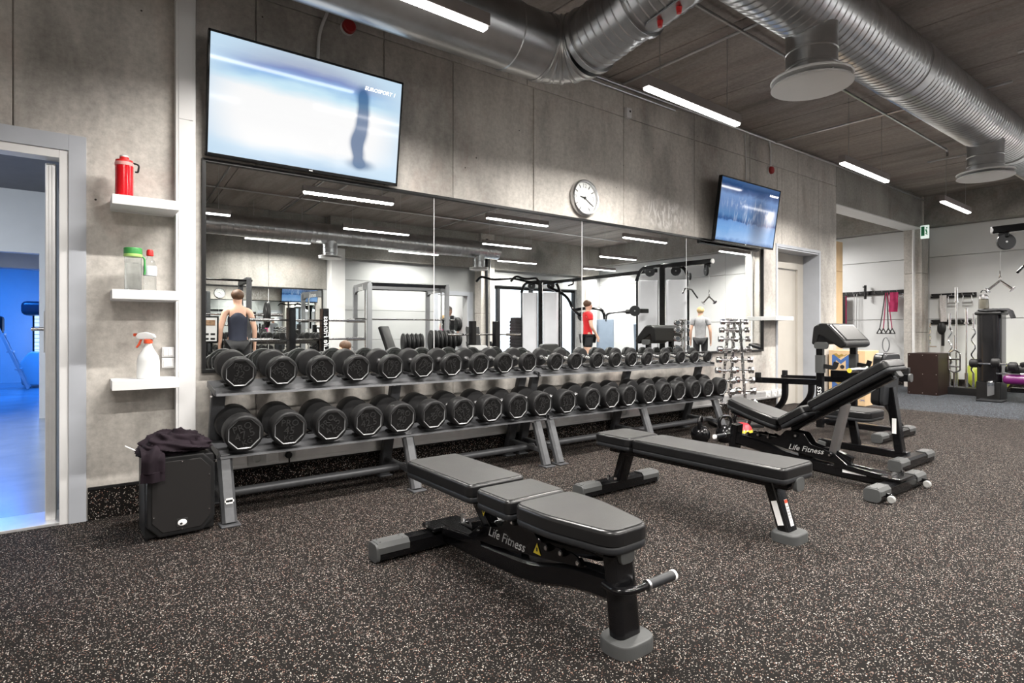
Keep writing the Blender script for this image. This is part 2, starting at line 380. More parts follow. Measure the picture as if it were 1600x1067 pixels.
for z0, z1 in ((.12, .85), (.85, 1.52), (1.52, 2.19), (2.19, 2.62)):
    for x0, x1 in ((4.72, 7.1), (8.71, 11.9)):
        if x0 > 8 and z1 < 2.6: continue
        if x0 > 8: z0 = 2.26
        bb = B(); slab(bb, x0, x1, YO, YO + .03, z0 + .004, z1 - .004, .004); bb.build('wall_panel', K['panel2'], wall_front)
b = B(); slab(b, 4.42, 4.72, YO, YO + .28, 0, 2.84); struct('trim_5', b, K['wht'], label='white boxed column on the opposite wall')
b = B(); slab(b, 8.28, 8.70, YO, YO + .3, 0, 1.5, .004); slab(b, 8.28, 8.70, YO, YO + .3, 1.506, ZC, .004); struct('trim_6', b, K['conc'], label='concrete column with a pipe on the opposite wall')
b = B(); slab(b, 11.87, 12.02, YO, YO + .25, 0, ZC); struct('trim_7', b, K['beam'])
b = B(); slab(b, 12.02, 12.38, YO, YO + .35, 0, 2.55); struct('trim_8', b, K['wht'])
b = B(); slab(b, 4.42, 12.6, YO, YO + .22, 2.66, ZC); struct('trim_9', b, K['beam'], label='concrete beam above the window wall')
b = B(); slab(b, 8.05, 8.2, YO, YO + .04, 0, 2.05); slab(b, 7.08, 7.18, YO, YO + .04, 0, 2.05); slab(b, 7.18, 8.05, YO, YO + .04, 1.95, 2.05); struct('door_3', b, K['greyf'], label='grey frame around the open doorway of the opposite wall')
# room behind that doorway
b = B(); slab(b, 5.9, 10.2, -12.4, -12.2, 0, 2.8); slab(b, 5.8, 5.9, -12.4, w0, 0, 2.8); slab(b, 8.3, 8.4, -12.2, w0, 0, 2.8); slab(b, 5.8, 8.4, -12.4, w0, 2.8, 2.9); struct('wall_side_room', b, K['panel'])
b = B(); slab(b, 5.8, 8.4, -12.4, w0, -.1, 0); slab(b, 7.18, 8.07, w0, YO, -.1, 0); struct('floor', b, K['rub'])
t = thing('ceiling_lamp', 'unseen lamp added to brighten the small room behind the far doorway', 'lamp', (7.2, -10.3, 2.72)); b = B(); b.box((0, 0, .03), (.9, .12, .05), .005); b.build('housing', K['wht'], t); b = B(); b.box((0, 0, 0), (.86, .09, .012), .002); b.build('diffuser', K['led'], t)
l = bpy.data.lights.new('side_room_fill', 'AREA'); l.shape = 'RECTANGLE'; l.size = .86; l.size_y = .1; l.energy = 60; l.color = (1, .96, .92); o = bpy.data.objects.new('side_room_fill', l); C.objects.link(o); o.parent = t; o.location = (0, 0, -.012)  # added fill, the room behind the doorway was too dark without it
# window
wf = B(); slab(wf, 8.71, 8.77, YO - .16, YO - .08, 0, 2.25); slab(wf, 11.84, 11.9, YO - .16, YO - .08, 0, 2.25); slab(wf, 8.77, 11.84, YO - .16, YO - .08, 2.18, 2.25); slab(wf, 8.77, 11.84, YO - .16, YO - .08, 0, .07)
window = struct('window_1', wf, K['shell'], label='floor to ceiling window onto the snowy yard')
for x in (9.06, 10.2, 11.3):
    bb = B(); slab(bb, x, x + .09, YO - .17, YO - .07, .07, 2.18); bb.build('mullion', K['shell'], window)
pane = mat('window_glass', (.95, .97, 1), .0); pb = pane.node_tree.nodes['Principled BSDF']; pb.inputs['Transmission Weight'].default_value = 1; pb.inputs['IOR'].default_value = 1.0; pb.inputs['Specular IOR Level'].default_value = .2
for x0, x1 in ((8.77, 9.06), (9.15, 10.2), (10.29, 11.3), (11.39, 11.84)):
    bb = B(); slab(bb, x0, x1, YO - .125, YO - .115, .07, 2.18); bb.build('pane', pane, window)
snow = mat('snowy_ground', (.75, .77, .80), .8, var=.1, vs=.6)
b = B(); slab(b, 8.45, 40, -45, w0, -.15, -.02); slab(b, -10, 8.45, -45, -12.6, -.15, -.02); struct('ground', b, snow, label='snow covered ground outside the window')
# ---------------- skirting, low cable trunking, vertical trunking, conduits
b = B(); slab(b, .062, 7.34, -.012, 0, 0, .168); struct('baseboard_back', b, K['rubd'], label='speckled rubber skirting under the mirror')
b = B(); slab(b, .062, 7.34, -.014, 0, .168, .182); struct('trim_10', b, K['blkm'])
t = thing('cable_trunking', 'aluminium cable trunking with sockets along the wall behind the racks', 'trunking')
tr = B(); slab(tr, .70, 7.46, -.055, -.013, .186, .292, .004); tr.build('trunk_body', K['alu'], t)
tr = B(); slab(tr, .70, 7.46, -.058, -.054, .20, .212, .001); slab(tr, .70, 7.46, -.058, -.054, .268, .28, .001); tr.build('cover_lip', K['alu'], t)
def socket_mesh():
    s = B(); s.box((0, -.004, 0), (.11, .008, .082), .002); s.lathe([(.030, 0), (.030, .004), (.024, .004), (.022, -.004), (.0001, -.004)], 20, T(0, -.008, 0) @ RX(pi / 2))
    s.cyl((-.009, -.006, 0), (-.009, -.003, 0), .003, n=8); s.cyl((.009, -.006, 0), (.009, -.003, 0), .003, n=8); return s.mesh('socket', K['wht'])
sk = socket_mesh()
for x in (.93, 1.12, 4.25, 4.37, 7.05, 7.2, 7.35): place('socket', sk, t, (x, -.056, .24))
b = B(); b.cyl((1.12, -.065, .24), (1.12, -.095, .24), .021, n=14, bev=.004); b.tube(fillet([(1.12, -.09, .235), (1.12, -.10, .18), (1.10, -.05, .10), (1.06, -.03, .03)], .03), .005)
tag(b.build('plug', K['blkm']), 'black plug pushed into the trunking socket by the first rack', 'plug')
b = B(); slab(b, .48, .584, -.062, 0, 0, ZC, .003); t = struct('trim_11', b, K['wht'], label='white vertical cable trunking beside the shelves')
b = B(); slab(b, .494, .570, -.066, -.062, .005, 2.30, .001); slab(b, .494, .570, -.066, -.062, 2.305, ZC - .01, .001); b.build('trunk_cover', K['wht'], t)
def conduit(name, pts, r, label, m=None, rad=.04):
    b = B(); b.tube(fillet(pts, rad), r, 8); return tag(b.build(name, m or K['stls']), label, 'pipe')
conduit('pipe', [(2.9, -.03, 3.49), (XE, -.03, 3.50), (12.46, -.06, 3.44)], .014, 'thin steel conduit running along the top of the mirror wall')
conduit('pipe', [(3.2, -.03, 3.44), (5.2, -.03, 3.44)], .012, 'second conduit just below the wall-top conduit near the duct elbow')
conduit('pipe', [(3.0, -1.36, 3.49), (9.4, -1.28, 3.49), (9.4, -1.28, 3.40)], .014, 'ceiling conduit passing above the battens along the room')
conduit('pipe', [(4.35, -.04, 3.5), (4.35, -2.2, 3.5)], .013, 'cross conduit over the lit batten beside the elbow duct')
conduit('pipe', [(7.27, -.04, 3.5), (7.36, -2.4, 3.5)], .013, 'cross conduit on the ceiling above the right television')
conduit('pipe', [(9.9, -.9, 3.5), (9.9, -2.0, 3.5)], .012, 'short cross conduit on the ceiling near the far diffuser')
conduit('pipe', [(12.46, .12, .02), (12.46, .12, 2.97)], .022, 'white pipe running up the column under the exit sign', K['wht'])
conduit('pipe', [(12.46, -3.36, .02), (12.46, -3.36, 3.5)], .022, 'white pipe on the far wall column seen in the mirror', K['wht'])
conduit('pipe', [(8.44, YO + .33, .02), (8.44, YO + .33, 3.4)], .035, 'dark pipe on the column by the window seen in the mirror', K['shell'])
conduit('pipe', [(8.54, YO + .33, .02), (8.54, YO + .33, 3.4)], .02, 'pale pipe on the column by the window seen in the mirror', K['wht'])
for i, (x0, x1, y) in enumerate(((.3, 6.0, -2.9), (.3, 8.5, -4.6), (5.0, 12.4, -4.55), (.4, 12.2, -6.9))):
    conduit('pipe', [(x0, y, 3.49), (x1, y, 3.49)], .013, ['thin conduit on the ceiling before the lamps, left part of the mirror', 'conduit across the ceiling above the middle lamps seen in the mirror', 'conduit over the right end lamps seen in the mirror', 'conduit above the rearmost lamps seen in the mirror'][i])
for i, x in enumerate((1.7, 3.1, 3.5, 6.6)):
    conduit('pipe', [(x, -2.6, 3.49), (x + .3, -8.3, 3.49)], .014, ['cross conduit at the left edge of the mirror ceiling', 'left one of the paired cross conduits in the mirror ceiling', 'right one of the paired cross conduits in the mirror ceiling', 'cross conduit in the middle of the mirror ceiling'][i])
# ---------------- doorway at the left: casing, frame, open leaf, blue room
b = B(); slab(b, -.022, .056, -.014, 0, 0, 2.118, .002); slab(b, -1.18, -.022, -.014, 0, 2.03, 2.118, .002); slab(b, -1.18, -1.10, -.014, 0, 0, 2.03, .002)
door1 = struct('door_1', b, K['greyf'], label='grey casing of the open doorway to the blue lit room')
b = B(); slab(b, -.062, -.022, -.006, .10, 0, 2.03, .002); slab(b, -1.10, -.062, -.006, .10, 1.985, 2.03, .002); slab(b, -1.10, -1.05, -.006, .10, 0, 1.985, .002); b.build('door_frame', K['wht'], door1)
leaf = B(); slab(leaf, -.125, -.078, .10, .98, .012, 1.97, .003); lo = leaf.build('door_leaf', K['wht'], door1)
b = B(); slab(b, -.122, -.081, .093, .10, .012, 1.97, .001); slab(b, -.112, -.108, .088, .094, .012, 1.97, .001); slab(b, -.098, -.094, .088, .094, .012, 1.97, .001); b.build('edge_profile', K['alu'], lo)
b = B(); slab(b, -.132, -.125, .13, .17, .93, 1.16, .002); b.cyl((-.13, .15, 1.06), (-.185, .15, 1.06), .010, n=12); b.tube(fillet([(-.178, .15, 1.06), (-.185, .27, 1.06)], .01), .009); b.build('door_handle', K['stls'], lo)
b = B(); slab(b, -1.1, -.03, .012, .3, -.012, .012, .003); struct('trim_12', b, K['alu'], label='pale metal threshold of the open doorway')
cf = mat('corridor_vinyl', (.36, .39, .43), .22, var=.1, vs=3)
b = B(); slab(b, -4.6, 1.2, .3, 11.6, -.1, 0); struct('floor', b, cf, label='glossy grey vinyl floor beyond the doorway')
b = B(); slab(b, -4.6, -1.15, 5.0, 5.15, 0, 2.75); slab(b, -1.15, 1.2, 5.0, 5.15, 1.98, 2.75); slab(b, -.33, 1.2, 5.0, 5.15, 0, 1.98); struct('wall_corridor', b, K['wht'], label='white wall with an opening into the blue room')
b = B(); slab(b, -4.7, -4.6, .3, 11.6, 0, 2.75); slab(b, 1.2, 1.3, .3, 11.6, 0, 2.75); slab(b, -4.6, 1.2, 11.5, 11.6, 0, 2.75); struct('wall_blue_room', b, K['wht'])
b = B(); slab(b, -4.6, 1.2, .3, 11.6, 2.72, 2.85); struct('ceiling', b, mat('dark_corridor_ceiling', (.10, .10, .11), .7))
b = B(); slab(b, -4.6, 1.2, 5.7, 5.95, 1.85, 2.72); struct('trim_13', b, K['greyf'], label='grey soffit inside the blue room')
# right door in its recess
b = B(); slab(b, 7.34, 7.38, -.012, 0, 0, 2.16, .002); slab(b, 8.52, 8.56, -.012, 0, 0, 2.16, .002); slab(b, 7.34, 8.56, -.012, 0, 2.16, 2.20, .002)
slab(b, 7.36, 7.38, 0, .28, 0, 2.16); slab(b, 8.52, 8.54, 0, .28, 0, 2.16); slab(b, 7.38, 8.52, 0, .28, 2.14, 2.16)
door2 = struct('door_2', b, K['greyf'], label='recessed beige door between the mirror and the opening')
b = B(); slab(b, 7.38, 7.5, .22, .27, 0, 2.14, .003); slab(b, 8.36, 8.52, .22, .27, 0, 2.14, .003); slab(b, 7.5, 8.36, .22, .27, 1.93, 2.14, .003); b.build('door_frame', K['beige'], door2)
b = B(); slab(b, 7.505, 8.355, .25, .29, .005, 1.925, .003); lo = b.build('door_leaf', K['beige'], door2)
b = B(); b.cyl((7.58, .25, 1.0), (7.58, .20, 1.0), .01, n=10); b.cyl((7.58, .2, 1.0), (7.70, .2, 1.0), .009, n=10); b.build('door_handle', K['stls'], lo)
# ------------------------------------------------ ceiling battens (each carries its own lamp)
def make_batten():
    t = thing('ceiling_lamp', 'x', 'lamp')
    b = B(); b.box((0, 0, .045), (1.24, .066, .075), .004); b.build('housing', mat('lamp_housing', (.25, .22, .21), .4, .3), t)
    b = B(); b.sweep([(-.605, 0, 0), (.605, 0, 0)], [(-.028, .012), (-.028, -.004), (-.02, -.012), (.02, -.012), (.028, -.004), (.028, .012)]); b.build('diffuser', K['led'], t)
    for x in (-.45, .45):
        b = B(); b.cyl((x, 0, .08), (x, 0, ZC - 2.812), .0022, n=6); b.build('hanging_wire', K['stls'], t)
    return t
def lamp_light(t):
    l = bpy.data.lights.new('batten_light', 'AREA'); l.shape = 'RECTANGLE'; l.size = 1.2; l.size_y = .05; l.energy = LAMP_W; l.spread = R(158); l.color = (1, .955, .90)
    o = bpy.data.objects.new('batten_light', l); C.objects.link(o); o.parent = t; o.location = (0, 0, -.016)
bat = make_batten(); first = True
rows = [(-1.2, [(1.31, 'nearest lit batten in front of the big duct, top of the photo'), (3.92, 'lit batten between the elbow duct and the right television'), (7.05, 'lit batten above the recessed beige door'), (10.05, 'small far lit batten beside the exit sign column')]),
        (-3.48, [(-.1, 'batten of the second row, off to the left of the mirror'), (2.93, 'large mirrored batten just below the left television'), (5.75, 'mirrored batten below the top edge between the first and second mirror joints'), (8.88, 'mirrored batten under the clock side of the third mirror panel'), (12.0, 'mirrored batten at the right end of the mirror below the right television')]),
        (-5.72, [(1.3, 'mirrored batten cut off by the left edge of the mirror'), (4.31, 'mirrored batten left of the first mirror joint, middle row'), (7.2, 'mirrored batten right of the first mirror joint, middle row'), (10.55, 'mirrored batten just right of the third row joint near the cable tower')]),
        (-7.85, [(3.2, 'mirrored batten under the round duct against the concrete wall'), (6.15, 'mirrored batten beside the first mirror joint over the grey frame machine'), (9.1, 'mirrored batten in front of the window beam'), (12.1, 'mirrored batten low in the far corner')])]
for y, lst in rows:
    for x, lab in lst:
        if first: lamp_light(bat)
        o = bat if first else dup(bat, (0, 0, 0)); first = False
        o.location = (x, y, 2.812); o.rotation_euler = (0, 0, R(1.2)); tag(o, lab, 'lamp', 'ceiling battens')

# ------------------------------------------------ round ducts
def rounded_rect(w_, h_, r, n=4):
    out = []
    for cx_, cy_, a0 in ((w_ / 2 - r, h_ / 2 - r, 0), (-w_ / 2 + r, h_ / 2 - r, pi / 2), (-w_ / 2 + r, -h_ / 2 + r, pi), (w_ / 2 - r, -h_ / 2 + r, 1.5 * pi)):
        for k_ in range(n + 1): a_ = a0 + pi / 2 * k_ / n; out.append((cx_ + r * cos(a_), cy_ + r * sin(a_)))
    return out
def ducttube(b, p0, p1, r, pitch=.07, ridge=.005, n=40):
    L = (V(p1) - V(p0)).length; prof = []; z = 0
    while z < L - pitch:
        prof += [(r, z), (r, z + pitch * .72), (r + ridge, z + pitch * .82), (r + ridge, z + pitch * .9)]; z += pitch
    prof += [(r, z), (r, L)]; b.lathe(prof, n, frame(p0, p1))
t = thing('ventilation_duct', 'large galvanised spiral duct running away along the ceiling at right', 'duct', (0, 0, 0))
YD, ZD, RD = -2.09, 3.235, .236
b = B(); ducttube(b, (1.2, YD, ZD), (12.55, YD, ZD), RD); b.build('duct_run', K['stl'], t, sharp=30)
for x in (5.5, 8.7, 11.2):
    b = B(); b.lathe([(RD + .004, -.06), (RD + .009, -.055), (RD + .009, .055), (RD + .004, .06)], 40, T(x, YD, ZD) @ RY(pi / 2)); b.build('coupling', K['stl'], t)
for x in (3.9, 6.2, 9.0, 11.5):
    b = B(); b.cyl((x, YD, ZD + RD), (x, YD, ZC), .004, n=6); b.build('hanger_rod', K['stls'], t)
def diffuser(label, x, y, z=2.69, k=1.111):
    d = thing('ceiling_diffuser', label, 'diffuser', (x, y, z), group='round air diffusers under the ducts')
    b = B(); b.lathe([(.15, .37), (.145, .30), (.142, .29), (.142, .21), (.146, .205), (.146, .195), (.142, .19), (.142, .12), (.146, .115), (.146, .105), (.142, .10), (.142, .05)], 36, caps=False); b.build('collar', K['stl'], d)
    b = B(); b.lathe([(.13, .05), (.225, .048), (.228, .04), (.225, .032), (.13, .03)], 40); b.build('upper_ring', K['wht'], d)
    b = B(); b.lathe([(.2, .012), (.222, .010), (.226, .0), (.215, -.006), (.0001, -.010)], 40); b.build('lower_disc', K['wht'], d)
    for a in (0, 2.1, 4.2):
        b = B(); b.cyl((.19 * cos(a), .19 * sin(a), .008), (.19 * cos(a), .19 * sin(a), .034), .004, n=6); b.build('spacer', K['stls'], d)
    d.scale = (k, k, k)
    return d
diffuser('near round white air diffuser hanging under the right duct', 3.945, YD); diffuser('far round white air diffuser hanging under the right duct', 7.76, YD)
t = thing('ventilation_duct', 'smooth galvanised duct above the left television turning into a ribbed branch', 'duct')
YL = -.80; ZD = 3.07
b = B(); b.lathe([(.222, 0), (.222, .35), (.229, .36), (.229, .40), (.222, .41), (.222, 1.2), (.227, 1.205), (.222, 1.21), (.222, 3.2), (.228, 3.205), (.228, 3.24), (.222, 3.245), (.222, 3.48)], 48, T(-.85, YL, ZD) @ RY(pi / 2)); b.build('duct_run', K['stl'], t, sharp=30)
b = B(); XB = 2.88
arc = [(XB - .25 + .25 * sin(a), YL - .25 + .25 * cos(a), ZD) for a in [i * pi / 2 / 6 for i in range(7)]]
sec = [(.226 * cos(2 * pi * i / 40), .226 * sin(2 * pi * i / 40)) for i in range(40)]
ar_, sr_ = [], []
for i, a in enumerate([i * pi / 2 / 30 for i in range(31)]):
    ar_.append((XB - .25 + .25 * sin(a), YL - .25 + .25 * cos(a), ZD)); k_ = 1.03 if i % 6 in (2, 3) else 1.0; sr_.append([(q[0] * k_, q[1] * k_) for q in sec])
b.sweep(ar_, sr_); b.build('elbow', K['stl'], t, sharp=12)
b = B(); ducttube(b, (XB, YL - .24, ZD), (XB, YD + .02, 3.235), .212, .06, .006); b.build('branch', K['stl'], t, sharp=30)
for dy in (.28, .72):
    b = B(); b.lathe([(.228, -.02), (.234, -.016), (.234, .016), (.228, .02)], 40, T(XB, YL - dy, ZD + .16 * (dy - .24)) @ RX(pi / 2 - .16)); b.build('coupling', K['stl'], t)
cp = B(); cp.prism(rounded_rect(.11, .34, .05), .012, T(XB - .01, YL - .96, ZD - .108) @ RX(-.16), b=.003); pl = cp.build('access_cover', K['stl'], t)
for dy in (-.07, .07):
    b = B(); b.cyl((XB - .01, YL - .96 + dy, ZD - .108 - .16 * dy), (XB - .01, YL - .96 + dy, ZD - .144 - .16 * dy), .019, .014, n=10); b.build('knob', K['red'], pl)
t = thing('ventilation_duct', 'round duct along the opposite side of the room seen in the mirror', 'duct')
b = B(); ducttube(b, (-1.4, -7.5, 2.98), (8.2, -7.5, 2.98), .2, .1); b.build('duct_run', K['stl'], t, sharp=30)
diffuser('left air diffuser in the mirror beside the white column', 4.1, -7.5, 2.50, 1); diffuser('right air diffuser in the mirror beside the pipe column', 7.67, -7.5, 2.50, 1)

# ------------------------------------------------ mirrors
def wall_mirror(label, xs, z0, z1, y, sgn, fw=.022):
    t = thing('wall_mirror', label, 'mirror', (0, y, 0)); x0, x1 = xs[0], xs[-1]
    for nm, a in (('top', (x0 - fw, x1 + fw, z1, z1 + fw)), ('bottom', (x0 - fw, x1 + fw, z0 - fw, z0)), ('l', (x0 - fw, x0, z0, z1)), ('r', (x1, x1 + fw, z0, z1))):
        b = B(); slab(b, a[0], a[1], min(0, -.028 * sgn), max(0, -.028 * sgn), a[2], a[3], .002); b.build('frame_rail', K['blkm'], t)
    for a in xs[1:-1]:
        b = B(); slab(b, a - .0022, a + .0022, min(-.002 * sgn, -.0108 * sgn), max(-.002 * sgn, -.0108 * sgn), z0, z1); b.build('polished_joint', K['whp'], t)
    for a, c in zip(xs[:-1], xs[1:]):
        b = B(); slab(b, a + .001, c - .001, min(0, -.010 * sgn), max(0, -.010 * sgn), z0, z1, 0); b.build('mirror_panel', K['mir'], t)
wall_mirror('long four panel wall mirror in a thin black frame above the dumbbells', [.645, 2.239, 3.828, 5.427, 6.985], .815, 2.085, -.001, 1)
wall_mirror('second mirror on the opposite concrete wall, seen inside the long mirror', [-1.2, .3, 1.8, 3.2, 4.3], .35, 1.93, YO + .001, -1, .02)

# ------------------------------------------------ televisions
def blob(nt, X, Z, x0, z0, a, b, soft=.6):
    dx = math_(nt, 'DIVIDE', math_(nt, 'SUBTRACT', X, x0), a); dz = math_(nt, 'DIVIDE', math_(nt, 'SUBTRACT', Z, z0), b)
    d = math_(nt, 'SQRT', math_(nt, 'ADD', math_(nt, 'MULTIPLY', dx, dx), math_(nt, 'MULTIPLY', dz, dz)))
    mr = N(nt, 'ShaderNodeMapRange'); mr.interpolation_type = 'SMOOTHSTEP'; mr.inputs[1].default_value = 1 - soft; mr.inputs[2].default_value = 1 + soft; mr.inputs[3].default_value = 1; mr.inputs[4].default_value = 0
    nt.links.new(d, mr.inputs[0]); return mr.outputs[0]
def screen(name, kind, st):
    m, nt, bs = newmat(name); bs.inputs['Base Color'].default_value = (.01, .01, .012, 1); bs.inputs['Roughness'].default_value = .06
    tc = N(nt, 'ShaderNodeTexCoord'); sp = N(nt, 'ShaderNodeSeparateXYZ'); nt.links.new(tc.outputs['Object'], sp.inputs[0]); X, Z = sp.outputs[0], sp.outputs[2]
    if kind == 0:
        wob = noise(nt, coords(nt, (1.2, 1, 5)), 1.6, 3); zz = math_(nt, 'ADD', math_(nt, 'ADD', math_(nt, 'MULTIPLY', Z, 1.38), .40), math_(nt, 'MULTIPLY', wob, .2))
        c = ramp(nt, zz, [(0, (.48, .66, .86)), (.10, (.72, .86, .98)), (.2, (1, 1, 1)), (.60, (1, 1, 1)), (.70, (.62, .85, .98)), (.78, (.28, .50, .82)), (.85, (.23, .30, .58)), (.92, (.42, .48, .62)), (1, (.52, .58, .66))])
        edge = blob(nt, X, Z, -.02, -.04, .60, .42, .3); c = mix(nt, (.58, .76, .92), c, edge)
        f = None
        for a in ((.335, .205, .038, .05), (.345, .12, .034, .09), (.345, .04, .036, .10), (.335, -.03, .036, .08), (.315, -.085, .036, .06), (.30, -.12, .034, .05), (.315, -.16, .032, .06), (.33, -.21, .034, .06), (.345, -.26, .075, .03)):
            q = blob(nt, X, Z, *a, .9); f = q if f is None else math_(nt, 'ADD', f, q, True)
        c = mix(nt, c, (.02, .10, .26), math_(nt, 'MULTIPLY', f, .82))
    else:
        wob = noise(nt, coords(nt, (2.2, 1, 3)), 2.4, 5, .6, 1.2); zz = math_(nt, 'ADD', math_(nt, 'ADD', math_(nt, 'MULTIPLY', Z, 1.38), .42), math_(nt, 'MULTIPLY', wob, .16))
        c = ramp(nt, zz, [(0, (.03, .15, .45)), (.08, (.32, .55, .92)), (.22, (.22, .46, .86)), (.34, (.16, .36, .75)), (.37, (.015, .09, .30)), (.44, (.10, .25, .52)), (.6, (.16, .28, .56)), (.75, (.22, .36, .66)), (.82, (.10, .16, .34)), (.9, (.02, .07, .20)), (1, (.04, .12, .30))])
        st_ = noise(nt, coords(nt, (9, 1, 2.4)), 1.6, 4, .6, 1.5); c = mix(nt, c, (.62, .72, .92), math_(nt, 'MULTIPLY', ramp(nt, st_, [(.52, g(0)), (.68, g(1))]), blob(nt, X, Z, .02, .02, .52, .16, .4)))
        c = mix(nt, c, (.03, .05, .11), math_(nt, 'MULTIPLY', blob(nt, X, Z, .22, -.06, .16, .30, .7), .7))
    nt.links.new(c, bs.inputs['Emission Color']); bs.inputs['Emission Strength'].default_value = st; return m
def tv(label, cx, cz, y, tilt, kind, st, logo):
    t = thing('television', label, 'television', (cx, y, cz)); t.rotation_euler = (R(tilt), 0, 0); w_, h_ = 1.265, .735
    b = B(); b.box((0, .022, 0), (w_, .036, h_), .006); b.build('case', K['blk'], t)
    b = B()
    for x0, x1, z0, z1 in ((-w_ / 2, w_ / 2, h_ / 2 - .014, h_ / 2), (-w_ / 2, w_ / 2, -h_ / 2, -h_ / 2 + .022), (-w_ / 2, -w_ / 2 + .012, -h_ / 2, h_ / 2), (w_ / 2 - .012, w_ / 2, -h_ / 2, h_ / 2)): slab(b, x0, x1, -.006, .01, z0, z1, .002)
    b.build('bezel', K['blk'], t)
    b = B(); slab(b, -w_ / 2 + .012, w_ / 2 - .012, -.001, .005, -h_ / 2 + .022, h_ / 2 - .014); sc = b.build('screen', screen('screen_picture_' + str(kind), kind, st), t)
    b = B(); b.text(logo[0], .036, T(*logo[1]) @ RX(pi / 2), .0004, .25); b.build('channel_lettering', emis('logo_white', (1, 1, 1), 1.6), sc)
    b = B(); b.box((0, -.007, -h_ / 2 + .011), (.022, .001, .006)); b.build('maker_badge', K['whp'], t)
    b = B(); slab(b, -.2, .2, .04, .07, -.15, .15, .004); slab(b, -.03, .03, .06, .10 if kind == 0 else .16, -.06, .06, .004); b.build('wall_bracket', K['blkm'], t)
    return t
tv('large left television showing a pale blue sports broadcast', 1.268, 2.478, -.112, 8.3, 0, .62, ('EUROSPORT 1', (.46, -.0015, .262)))
tv('right television showing a blue sports picture above the mirror end', 6.42, 2.435, -.17, 8.0, 1, .56, ('EUROSPORT', (.50, -.0015, .275)))
b = B(); b.tube(fillet([(1.33, -.02, 2.86), (1.34, -.012, 3.1), (1.42, -.012, 3.3), (1.43, -.012, 3.5)], .1), .011, 8); tag(b.build('television_cable', K['wht']), 'pale cable conduit rising from the left television', 'cable')
b = B(); b.tube([(6.62, -.01, 2.75), (6.63, -.008, 3.1), (6.60, -.008, 3.48)], .006, 6); tag(b.build('television_cable', K['wht']), 'thin white cable rising from the right television', 'cable')

# ------------------------------------------------ wall clock
t = thing('wall_clock', 'round silver wall clock with white face between the televisions', 'clock', (3.85, 0, 2.305))
F0 = RX(pi / 2)
b = B(); b.lathe([(.155, .002), (.168, .004), (.172, .02), (.170, .045), (.162, .054), (.152, .05), (.150, .026)], 48, F0, caps=False); b.build('rim', K['stls'], t)
b = B(); b.lathe([(.152, 0), (.152, .024)], 48, F0); b.build('dial', mat('clock_dial', (.78, .80, .79), .4, var=.02), t)
for i in range(12):
    if i % 3 == 0: continue
    a = i * pi / 6; b = B(); b.box((.118 * sin(a), -.0255, .118 * cos(a)), (.007, .002, .034), rot=RY(a)); b.build('hour_mark', K['blp'], t)
for s_, x, z in (('12', 0, .114), ('3', .114, 0), ('6', 0, -.114), ('9', -.114, 0)):
    b = B(); b.text(s_, .058, T(x, -.0245, z) @ F0, .0008); b.build('numeral', K['grp'], t)
for nm, a, L, w_ in (('hour_hand', R(280), .072, .009), ('minute_hand', R(122), .112, .006), ('second_hand', R(63), .05, .002)):
    b = B(); b.box((0, -.03, L / 2 - .012), (w_, .002, L)); o = b.build(nm, K['blp'], t); o.rotation_euler = (0, a, 0)
b = B(); b.lathe([(.012, .024), (.012, .034)], 16, F0); b.build('hub', K['blp'], t)

# ------------------------------------------------ fire sounders, thermostat, exit sign
def sounder(label, x, z):
    t = thing('fire_alarm', label, 'alarm', (x, 0, z)); b = B(); b.lathe([(.05, 0), (.05, .02), (.045, .028)], 28, F0); b.build('base', K['wht'], t)
    b = B(); b.lathe([(.049, .028), (.047, .05), (.04, .057), (.0001, .06)], 28, F0, caps=False); b.build('sounder_body', mat('deep_red', (.30, .015, .015), .4), t)
sounder('red fire alarm sounder under the left duct', 1.545, 3.19); sounder('red fire alarm sounder above the right television', 7.17, 3.12)
b = B(); b.tube(fillet([(7.19, -.015, 3.16), (7.19, -.015, 3.40), (7.15, -.02, 3.5)], .03), .009, 6); tag(b.build('alarm_cable', K['wht']), 'pale cable dropping to the right fire alarm', 'cable')
t = thing('thermostat', 'small white sensor box high on the wall beside the lit batten', 'sensor', (4.46, 0, 3.245)); b = B(); b.box((0, -.02, 0), (.075, .04, .10), .006); b.build('cover', K['wht'], t); b = B(); b.box((.01, -.0415, .015), (.02, .003, .02), .001); b.build('lens', K['blp'], t)
t = thing('exit_sign', 'green and white exit sign hanging from the column corner', 'sign', (12.42, -.075, 2.86))
b = B(); b.box((.0, 0, .0), (.03, .13, .24), .003); b.build('sign_box', emis('sign_white', (.8, .92, .86), .45), t); sg = K['dgr']
b = B(); b.box((-.016, .028, .015), (.003, .055, .17), .001); b.box((-.016, -.03, -.04), (.003, .04, .018), rot=RX(.7)); b.box((-.016, -.028, .01), (.003, .022, .07), rot=RX(-.3)); b.box((-.016, -.034, .07), (.003, .022, .022), .001); b.build('pictogram', mat('sign_green', (.02, .30, .12), .5), t)
b = B(); b.cyl((.03, .02, .115), (.075, .085, .13), .008, n=8); b.build('bracket', K['stls'], t)

